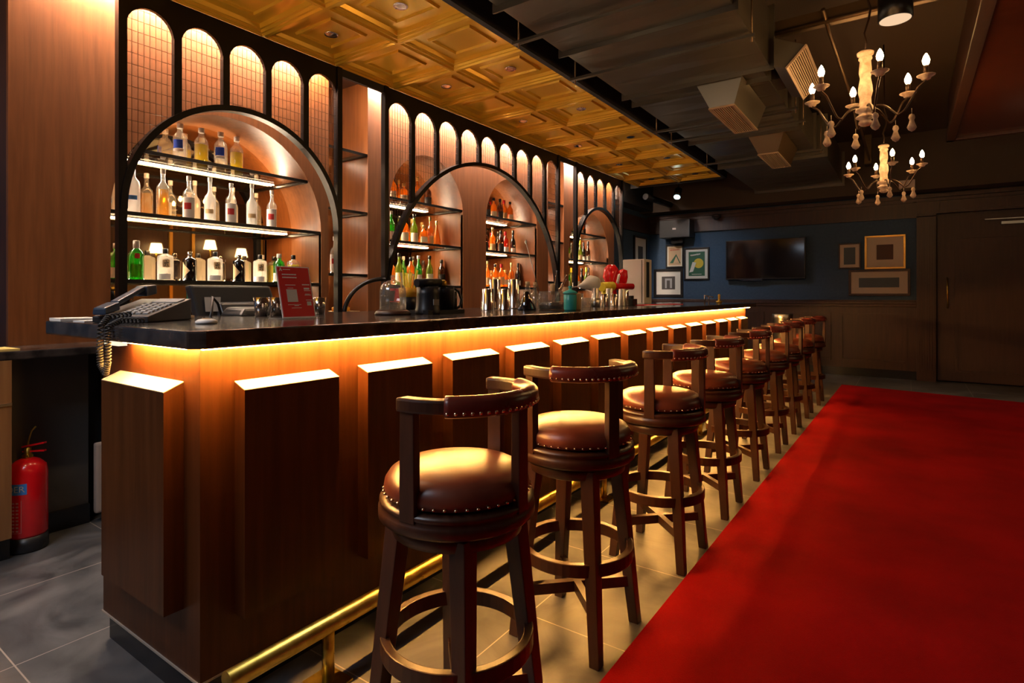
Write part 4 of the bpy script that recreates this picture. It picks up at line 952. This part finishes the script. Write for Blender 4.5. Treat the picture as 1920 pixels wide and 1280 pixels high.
part('cable', MB().tube([(-2.70,1.44,1.10),(-2.62,1.38,1.16),(-2.60,1.36,1.20) if False else (-2.63,1.36,1.19),(-2.58,1.33,1.12),(-2.60,1.31,1.02),(-2.72,1.33,.80)], .006, 8), 'black_plastic', rg)
single('receipt_printer', MB().box(-2.66, -2.50, 1.50, 1.72, ZT, ZT+.045).lathe([(.055,0),(.055,.16)], 0, 0, 0, 4) if False else MB().hexa([(-2.65,1.40,ZT),(-2.50,1.42,ZT),(-2.50,1.66,ZT),(-2.65,1.66,ZT)], [(-2.64,1.43,ZT+.040),(-2.52,1.45,ZT+.032),(-2.52,1.63,ZT+.032),(-2.64,1.63,ZT+.040)]), 'dark_grey_plastic', 'low rounded dark grey printer on the counter before the monitor', 'printer', (-2.58, 1.52, ZT), bevel=.012)
# red sign
sg = root('table_sign', 'leaning red sign card with white lettering on the counter', 'sign', (-2.05, 1.41, ZT))
def sgp(a, b, d=0):   # a along width 0..1, b up 0..1
    n_ = Vector((.97, -.0, .25)).normalized(); p0 = Vector((-2.045, 1.342, ZT+.004)); 
    return p0 + Vector((.006, .140, 0))*a + Vector((-.050, 0, .205))*b + n_*d
def sgq(mb, a0, a1, b0, b1, d0, d1): mb.hexa([sgp(a0,b0,d0), sgp(a0,b0,d1), sgp(a1,b0,d1), sgp(a1,b0,d0)], [sgp(a0,b1,d0), sgp(a0,b1,d1), sgp(a1,b1,d1), sgp(a1,b1,d0)]); return mb
part('acrylic_back', sgq(MB(), -.035, 1.035, -.01, 1.02, -.003, 0), 'white_print', sg)
part('acrylic_foot', MB().box(-2.14, -2.03, 1.335, 1.49, ZT, ZT+.004), 'clear_glass', sg)
card = part('card', sgq(MB(), 0, 1, .02, 1, 0, .0008), 'red_paper', sg, 'red printed card')
mb = MB()
sgq(mb, .17, .40, .949, .961, .001, .0014)
for k in range(11): sgq(mb, .12+k*.042, .12+k*.042+.032, .845, .868, .001, .0014)
for k in range(11): sgq(mb, .12+k*.042, .12+k*.042+.034, .785, .808, .001, .0014)
for a0, a1, b, h_ in ((.18,.50,.645,.006),(.24,.42,.585,.004),(.72,.96,.655,.010),(.76,.94,.575,.018),(.76,.97,.535,.006),(.78,.93,.465,.004),(.76,.97,.445,.005),(.78,.98,.345,.005),(.18,.60,.255,.004),(.38,.52,.235,.006),(.28,.60,.19,.004)):
    sgq(mb, a0, a1, b-h_, b+h_, .001, .0014)
part('printed_lines', mb, 'white_print', card); mb = MB()
# small pointed emblem, two slanting bars
def slant(a0, b0, a1, b1, w_): mb.hexa([sgp(a0,b0,.001), sgp(a0+w_,b0,.001), sgp(a0+w_,b0,.0014), sgp(a0,b0,.0014)], [sgp(a1,b1,.001), sgp(a1+w_,b1,.001), sgp(a1+w_,b1,.0014), sgp(a1,b1,.0014)])
slant(.05, .925, .09, .985, .03); slant(.12, .925, .09, .97, .03)
part('emblem', mb, 'white_print', card, 'small pointed white emblem')
part('blank_square', sgq(MB(), .19, .52, .31, .56, .001, .0014), 'pale_paper', card, 'pale square on the card')
part('small_square', sgq(MB(), .80, .94, .235, .315, .001, .0014), 'pale_paper', card)
# glass dome
gd = root('glass_dome', 'bell-shaped glass dome on a dark round base near the bend of the counter', 'glass dome', (-2.06, 1.94, ZT))
part('base', MB().lathe([(.085,0),(.088,.006),(.080,.018),(.066,.024),(.0001,.024)], -2.06, 1.94, ZT, 28), 'dark_wood', gd)
part('dome', MB().lathe([(.064,.024),(.064,.11),(.060,.135),(.046,.155),(.024,.166),(.012,.168),(.008,.172),(.013,.182),(.010,.192),(.0001,.194)], -2.06, 1.94, ZT, 28), 'clear_glass', gd)
# straws in a dark cup
sc_ = root('straw_cup', 'dark cup holding yellow and orange straws behind the glass dome', 'cup', (-2.22, 2.20, ZT))
part('cup', MB().lathe([(.040,0),(.046,.10),(.042,.10),(.038,.006),(.0001,.006)], -2.22, 2.20, ZT, 20), 'black_plastic', sc_)
part('paper_sleeve', MB().lathe([(.0465,.085),(.050,.135),(.046,.135),(.042,.09)], -2.22, 2.20, ZT, 20), 'orange_plastic', sc_, 'orange sleeve')
for k in range(14):
    a = 2.4*k; r_ = .012+.022*((k*5) % 7)/7; 
    part('straw', MB().tube([(-2.22+r_*.6*cos(a), 2.20+r_*.6*sin(a), ZT+.02), (-2.22+r_*1.9*cos(a), 2.20+r_*1.9*sin(a), ZT+.20+.015*(k % 3))], .0042, 6), 'yellow_plastic' if k % 3 else 'orange_plastic', sc_)
# black juicer with curved handle
jc = root('juicer', 'black electric appliance with a curved handle standing on the counter', 'juicer', (-2.0, 2.14, ZT))
part('body', MB().lathe([(.065,0),(.068,.01),(.060,.03),(.055,.10),(.056,.135),(.0001,.14)], -1.99, 2.11, ZT, 24).box(-2.06, -1.93, 2.05, 2.33, 0+ZT, ZT+.020), 'black_plastic', jc)
part('second_body', MB().lathe([(.05,.02),(.052,.12),(.048,.135),(.0001,.137)], -2.0, 2.25, ZT, 24), 'black_plastic', jc)
part('top_arm', MB().tube([(-1.99,2.03,ZT+.155),(-1.99,2.12,ZT+.160),(-1.99,2.20,ZT+.160)], .020, 12), 'black_plastic', jc)
part('top_cap', MB().lathe([(.018,.14),(.026,.15),(.022,.168),(.008,.175),(.0001,.175)], -1.99, 2.22, ZT, 14), 'brass', jc)
part('handle', MB().tube([(-2.0,2.20,ZT+.145),(-2.0,2.30,ZT+.142),(-2.0,2.36,ZT+.115),(-2.0,2.385,ZT+.07),(-2.0,2.37,ZT+.035),(-2.0,2.34,ZT+.02)], .007, 8), 'black_plastic', jc)
part('grip', MB().tube([(-2.01,2.335,ZT+.02),(-2.01,2.335,ZT+.115)], .018, 12), 'black_plastic', jc)
part('badge', MB().box(-1.934, -1.930, 2.09, 2.13, ZT+.045, ZT+.075), 'grey_print', jc)
# steel shakers
def tin(x, y, r_, h_, label, z=ZT, mat='steel', grp='steel shaker tins'):
    return single('shaker_tin', MB().lathe([(r_*.0001, h_*.995), (r_*.80, h_), (r_*.83, h_*.99), (r_*.96, h_*.03), (r_, .0)], x, y, z, 28), mat, label, 'shaker', (x, y, z), grp)
tin(-2.20, 2.885, .044, .135, 'upturned steel shaker tin, front left of the near group of four')
tin(-2.14, 2.985, .044, .135, 'upturned steel shaker tin, front right of the near group of four')
tin(-2.36, 3.175, .047, .205, 'taller upturned steel shaker tin, rear left of the near group of four')
tin(-2.28, 3.29, .047, .205, 'taller upturned steel shaker tin, rear right of the near group of four')
for k, (x, y, h_) in enumerate(((-2.20,4.40,.155),(-2.06,4.29,.105),(-2.21,4.70,.155),(-1.99,4.33,.105) if False else (-2.08,4.52,.105),(-2.07,4.66,.150),(-2.10,4.80,.150))):
    tin(x, y, .036, h_, 'upturned steel shaker tin, %s from left of the far group of six' % ORD[k], grp='steel shaker tins of the far group', mat='steel' if k % 2 else 'brass' if k == 5 else 'steel_brushed')
# dark pointed bottle, decanter, glass jars, ceramic jars
single('pourer_bottle', MB().lathe([(.058,0),(.060,.01),(.016,.115),(.014,.118),(.0001,.120)], -1.98, 3.0, ZT, 20), 'black_bottle', 'dark cone-shaped bottle between shakers and glass jars', 'bottle', (-1.98, 3.0, ZT))
dc = root('decanter', 'clear glass decanter with cork and dark liquid behind the cone-shaped bottle', 'decanter', (-2.05, 3.12, ZT))
part('glass_body', MB().lathe([(.05,0),(.052,.01),(.045,.05),(.020,.10),(.016,.15),(.020,.158)], -2.05, 3.12, ZT, 20), 'clear_glass', dc)
part('liquid', MB().lathe([(.046,.004),(.046,.03),(.0001,.03)], -2.05, 3.12, ZT, 20), 'dark_liquid', dc)
part('cork', MB().lathe([(.014,.15),(.016,.185),(.0001,.187)], -2.05, 3.12, ZT, 12), 'cork', dc)
single('cork_bottle', MB().lathe([(.03,0),(.032,.01),(.03,.10),(.012,.13),(.012,.16)], -2.14, 3.35, ZT, 16), 'clear_glass', 'small clear corked bottle beside the decanter', 'bottle', (-2.14, 3.35, ZT))
part('cork', MB().lathe([(.010,.155),(.014,.16),(.014,.185),(.0001,.187)], -2.14, 3.35, ZT, 12), 'cork', bpy.data.objects['cork_bottle'])
jr = root('glass_jar', 'wide clear glass jar with dark contents and bar tools in it', 'jar', (-1.92, 3.24, ZT))
part('glass', MB().lathe([(.095,0),(.105,.01),(.108,.09),(.100,.115),(.104,.12)], -1.92, 3.24, ZT, 28), 'clear_glass', jr)
part('contents', MB().lathe([(.098,.004),(.1,.045),(.05,.055),(.0001,.052)], -1.92, 3.24, ZT, 20), 'dark_liquid', jr)
part('bottle_stopper', MB().lathe([(.014,.10),(.016,.17),(.0001,.172)], -1.95, 3.27, ZT, 12).lathe([(.02,.10),(.024,.13),(.012,.15)], -1.87, 3.30, ZT, 12), 'cork', jr)
for k, (dx, dy) in enumerate(((.05,.10),(.02,.14),(-.02,.09))):
    single('bar_spoon', MB().tube([(-1.95+dx*.2,3.26+dy*.2,ZT+.06),(-1.95+dx,3.26+dy*1.1,ZT+.20+.03*k)], .003, 6).lathe([(.0001,-.006),(.008,0),(.0001,.006)], -1.95+dx, 3.26+dy*1.1, ZT+.20+.03*k, 8), 'steel', 'steel bar tool standing in the wide glass jar, %s of three' % ORD[k], 'bar tool', (-1.95, 3.26, ZT+.06), 'bar tools in the glass jar')
single('stirring_spoon', MB().tube([(-2.03,3.24,ZT+.10),(-2.125,3.21,ZT+.455)], .0028, 6).lathe([(.0001,-.018),(.010,0),(.0001,.018)], -2.125, 3.21, ZT+.455, 8), 'steel_brushed', 'long thin bar spoon leaning left out of the jars against the third niche', 'spoon', (-2.03, 3.24, ZT+.05))
tj = root('ceramic_jar', 'teal glazed lidded ceramic jar on the counter', 'jar', (-1.70, 3.06, ZT))
part('body', MB().lathe([(.034,0),(.039,.01),(.040,.095),(.034,.102),(.0001,.102)], -1.70, 3.06, ZT, 24), 'teal_glaze', tj)
part('lid', MB().lathe([(.043,.103),(.043,.112),(.028,.122),(.010,.128),(.008,.136),(.013,.145),(.008,.152),(.0001,.153)], -1.70, 3.06, ZT, 24), 'teal_glaze', tj)
single('wooden_canister', MB().lathe([(.034,0),(.038,.01),(.038,.10),(.034,.108),(.0001,.11)], -1.72, 3.16, ZT, 24), 'light_wood', 'pale wooden canister right behind the teal jar', 'canister', (-1.72, 3.16, ZT))
for k, (x, y, h_) in enumerate(((-2.25,4.05,.10),(-2.28,4.25,.11),(-2.14,4.12,.075),(-2.10,4.20,.07))):
    single('drinking_glass', MB().lathe([(.034,0),(.040,.005),(.042,h_),(.039,h_),(.036,.012),(.0001,.010)], x, y, ZT, 18), 'clear_glass' if k < 3 else 'steel_brushed', 'clear short tumbler beside the far shaker tins, %s from left' % ORD[k], 'glass', (x, y, ZT), 'tumblers beside the far shakers')
fn = root('strainer', 'large silvery funnel-shaped strainer with handle lying on glasses', 'strainer', (-2.25, 4.35, ZT+.11))
part('bowl', MB().tube([(-2.30,4.26,ZT+.165),(-2.29,4.36,ZT+.18),(-2.27,4.46,ZT+.20),(-2.26,4.52,ZT+.20)], [.006,.030,.068,.060], 18), 'white_tin', fn)
part('handle', MB().tube([(-2.34,4.02,ZT+.145),(-2.30,4.27,ZT+.165)], .008, 8), 'steel', fn)
mx_ = root('red_mixer', 'glossy red bar machine with a yellow part behind the far shaker tins', 'mixer', (-2.5, 5.35, ZT))
part('body', MB().lathe([(.06,0),(.07,.02),(.055,.14),(.06,.22),(.085,.28),(.075,.36),(.04,.405),(.0001,.41)], -2.50, 5.36, ZT, 24).lathe([(.03,.18),(.05,.28),(.045,.35),(.0001,.37)], -2.44, 5.52, ZT, 16), 'red_gloss', mx_)
part('tray', MB().tube([(-2.42,5.22,ZT+.185),(-2.36,5.56,ZT+.185)], .035, 14), 'red_gloss', mx_)
part('yellow_guard', MB().tube([(-2.45,5.04,ZT+.175),(-2.42,5.22,ZT+.185)], .045, 14).tube([(-2.46,5.12,ZT),(-2.46,5.12,ZT+.16)], .03, 12), 'yellow_plastic', mx_)
part('lever', MB().tube([(-2.40,5.27,ZT+.18),(-2.38,5.29,ZT+.30)], .014, 10), 'white_tin', mx_)
single('card_reader', MB().box(-2.13, -2.06, 4.88, 4.98, ZT, ZT+.06).box(-2.12, -2.08, 4.90, 4.95, ZT+.06, ZT+.09), 'black_plastic', 'small black box right of the far shaker tins', 'box', (-2.1, 4.92, ZT), bevel=.004)
wc = root('ice_machine', 'white metal cabinet with dark side window standing on the far counter', 'cabinet', (-2.53, 6.1, ZT))
part('body', MB().box(-2.655, -2.40, 6.0, 6.22, ZT, 1.60), 'white_tin', wc, bevel=.006)
part('side_window', MB().box(-2.40, -2.396, 6.06, 6.14, ZT+.07, 1.57), 'blue_black_plastic', wc)
part('door_seam', MB().box(-2.43, -2.426, 5.994, 6.0, ZT+.01, 1.59), 'dark_grey_plastic', wc)
sheet('bar_mat', 'long black rubber bar mat along the counter before the shaker tins', -2.17, 3.6, ZT-.0003, .22, 2.0, 0, .006 if False else .0002, 'rubber', 'mat')
bpy.data.objects.remove(bpy.data.objects['bar_mat'])
sheet('red_menu', 'flat red menu card lying on the counter before the white cabinet', -2.0, 5.35, ZT, .16, .85, -4, .006, 'red_paper', 'menu')
sheet('menu_sheet', 'pale printed sheet beside the red menu', -1.86, 5.0, ZT, .10, .42, -2, .003, 'white_label', 'menu')
bt = root('beer_tap', 'small chrome double tap at the far part of the counter', 'tap', (-1.95, 6.75, ZT))
part('tap_body', MB().tube([(-1.95,6.72,ZT),(-1.95,6.72,ZT+.09),(-1.90,6.72,ZT+.08)], .010, 8).tube([(-1.93,6.82,ZT),(-1.93,6.82,ZT+.085),(-1.88,6.82,ZT+.07)], .009, 8), 'chrome', bt)
single('tea_light', MB().lathe([(.03,0),(.04,.02),(.012,.03),(.014,.075),(.016,.10),(.0001,.11)], -1.90, 7.15, ZT, 14), 'brass', 'small brass candle stand near the far end of the counter', 'candle stand', (-1.90, 7.15, ZT))
for k, (x, y) in enumerate(((-2.40,1.46),(-2.40,1.535),(-2.40,1.61),(-2.42,1.685),(-2.40,1.77))):
    single('steel_cup', MB().lathe([(.026,0),(.034,.085),(.031,.085),(.024,.006),(.0001,.006)], x, y, ZT if False else ZT, 16), 'steel', 'small upright steel cup behind the red sign, %s from left' % ORD[k], 'cup', (x, y, ZT), 'steel cups behind the red sign')
bx = root('garnish_tray', 'wooden tray of small items on the back counter left of the wide arch', 'tray', (-3.8, 2.99, .9455))
part('tray', MB().box(-3.90, -3.70, 2.86, 3.12, .946, 1.07), 'light_wood', bx)
part('contents', MB().lathe([(.03,0),(.03,.03),(.0001,.04)], -3.78, 2.94, 1.07, 12).lathe([(.03,0),(.03,.03),(.0001,.04)], -3.76, 3.03, 1.07, 12), 'orange_plastic', bx)

# ------------------------------------------------------------------ fire extinguisher
fx, fy = -3.43, .90
fe = root('fire_extinguisher', 'red fire extinguisher with blue label band on the floor at the left', 'fire extinguisher', (fx, fy, 0))
part('foot', MB().lathe([(.076,0),(.080,.01),(.078,.07),(.0001,.07)], fx, fy, 0, 28), 'black_plastic', fe)
part('cylinder', MB().lathe([(.074,.068),(.077,.08),(.077,.36),(.070,.395),(.045,.42),(.022,.43),(.0001,.43)], fx, fy, 0, 32), 'red_gloss', fe)
part('valve', MB().lathe([(.020,.425),(.022,.44),(.014,.45),(.014,.475),(.0001,.48)], fx, fy, 0, 16), 'brass', fe)
part('handle', MB().bar((fx-.03, fy-.01, .478), (fx+.06, fy+.05, .50), .016, .008).bar((fx-.02, fy-.01, .458), (fx+.06, fy+.05, .462), .016, .006), 'red_gloss', fe)
part('hose', MB().tube([(fx, fy, .455), (fx-.03, fy+.01, .50), (fx-.02, fy+.02, .55), (fx, fy+.03, .57)], .004, 6), 'brass', fe)
def cyl_patch(a0, a1, z0, z1, R_, n_=12):
    mb = MB(); v_ = []
    for i in range(n_+1):
        a = radians(a0+(a1-a0)*i/n_); v_ += [(fx+R_*cos(a), fy+R_*sin(a), z0), (fx+R_*cos(a), fy+R_*sin(a), z1)]
    mb.add(v_, [(2*i, 2*i+2, 2*i+3, 2*i+1) for i in range(n_)], True); return mb
lb = part('label', cyl_patch(-110, -17, .275, .325, .0776), 'blue_label', fe, 'blue band')
tm = text_mb('POWDER', .040, (0,0,0), (1,0,0), (0,0,1), .0002)
def wrap(mb, a_end, zc, R_):
    xs = [v[0] for v in mb.v]; x1 = max(xs)
    mb.v = [(fx+(R_+.0004)*cos(radians(a_end)-(x1-x)/R_), fy+(R_+.0004)*sin(radians(a_end)-(x1-x)/R_), zc+z) for x, y, z in mb.v]; return mb
part('lettering', wrap(tm, -22, .300, .078), 'white_print', lb)
mk = MB()
for k in range(9):
    for j in range(3):
        mk2 = cyl_patch(-72+j*12, -72+j*12+8, .105+k*.016, .105+k*.016+.008, .0776, 2); mk.add(mk2.v, mk2.f)
m2 = cyl_patch(-33, -31.5, .10, .25, .0776, 1); mk.add(m2.v, m2.f); m2 = cyl_patch(-75, -31.5, .098, .100, .0776, 6); mk.add(m2.v, m2.f)
part('instructions', mk, 'pink_print', fe, 'small pale printed panel')
single('floor_cable', MB().tube([(-2.40+.11*cos(radians(a))-.02, 1.10+.16*sin(radians(a)), .006) for a in range(60, 330, 12)], .005, 6), 'black_plastic', 'loop of black cable on the floor beside the bar end', 'cable', (-2.42, 1.1, .0))
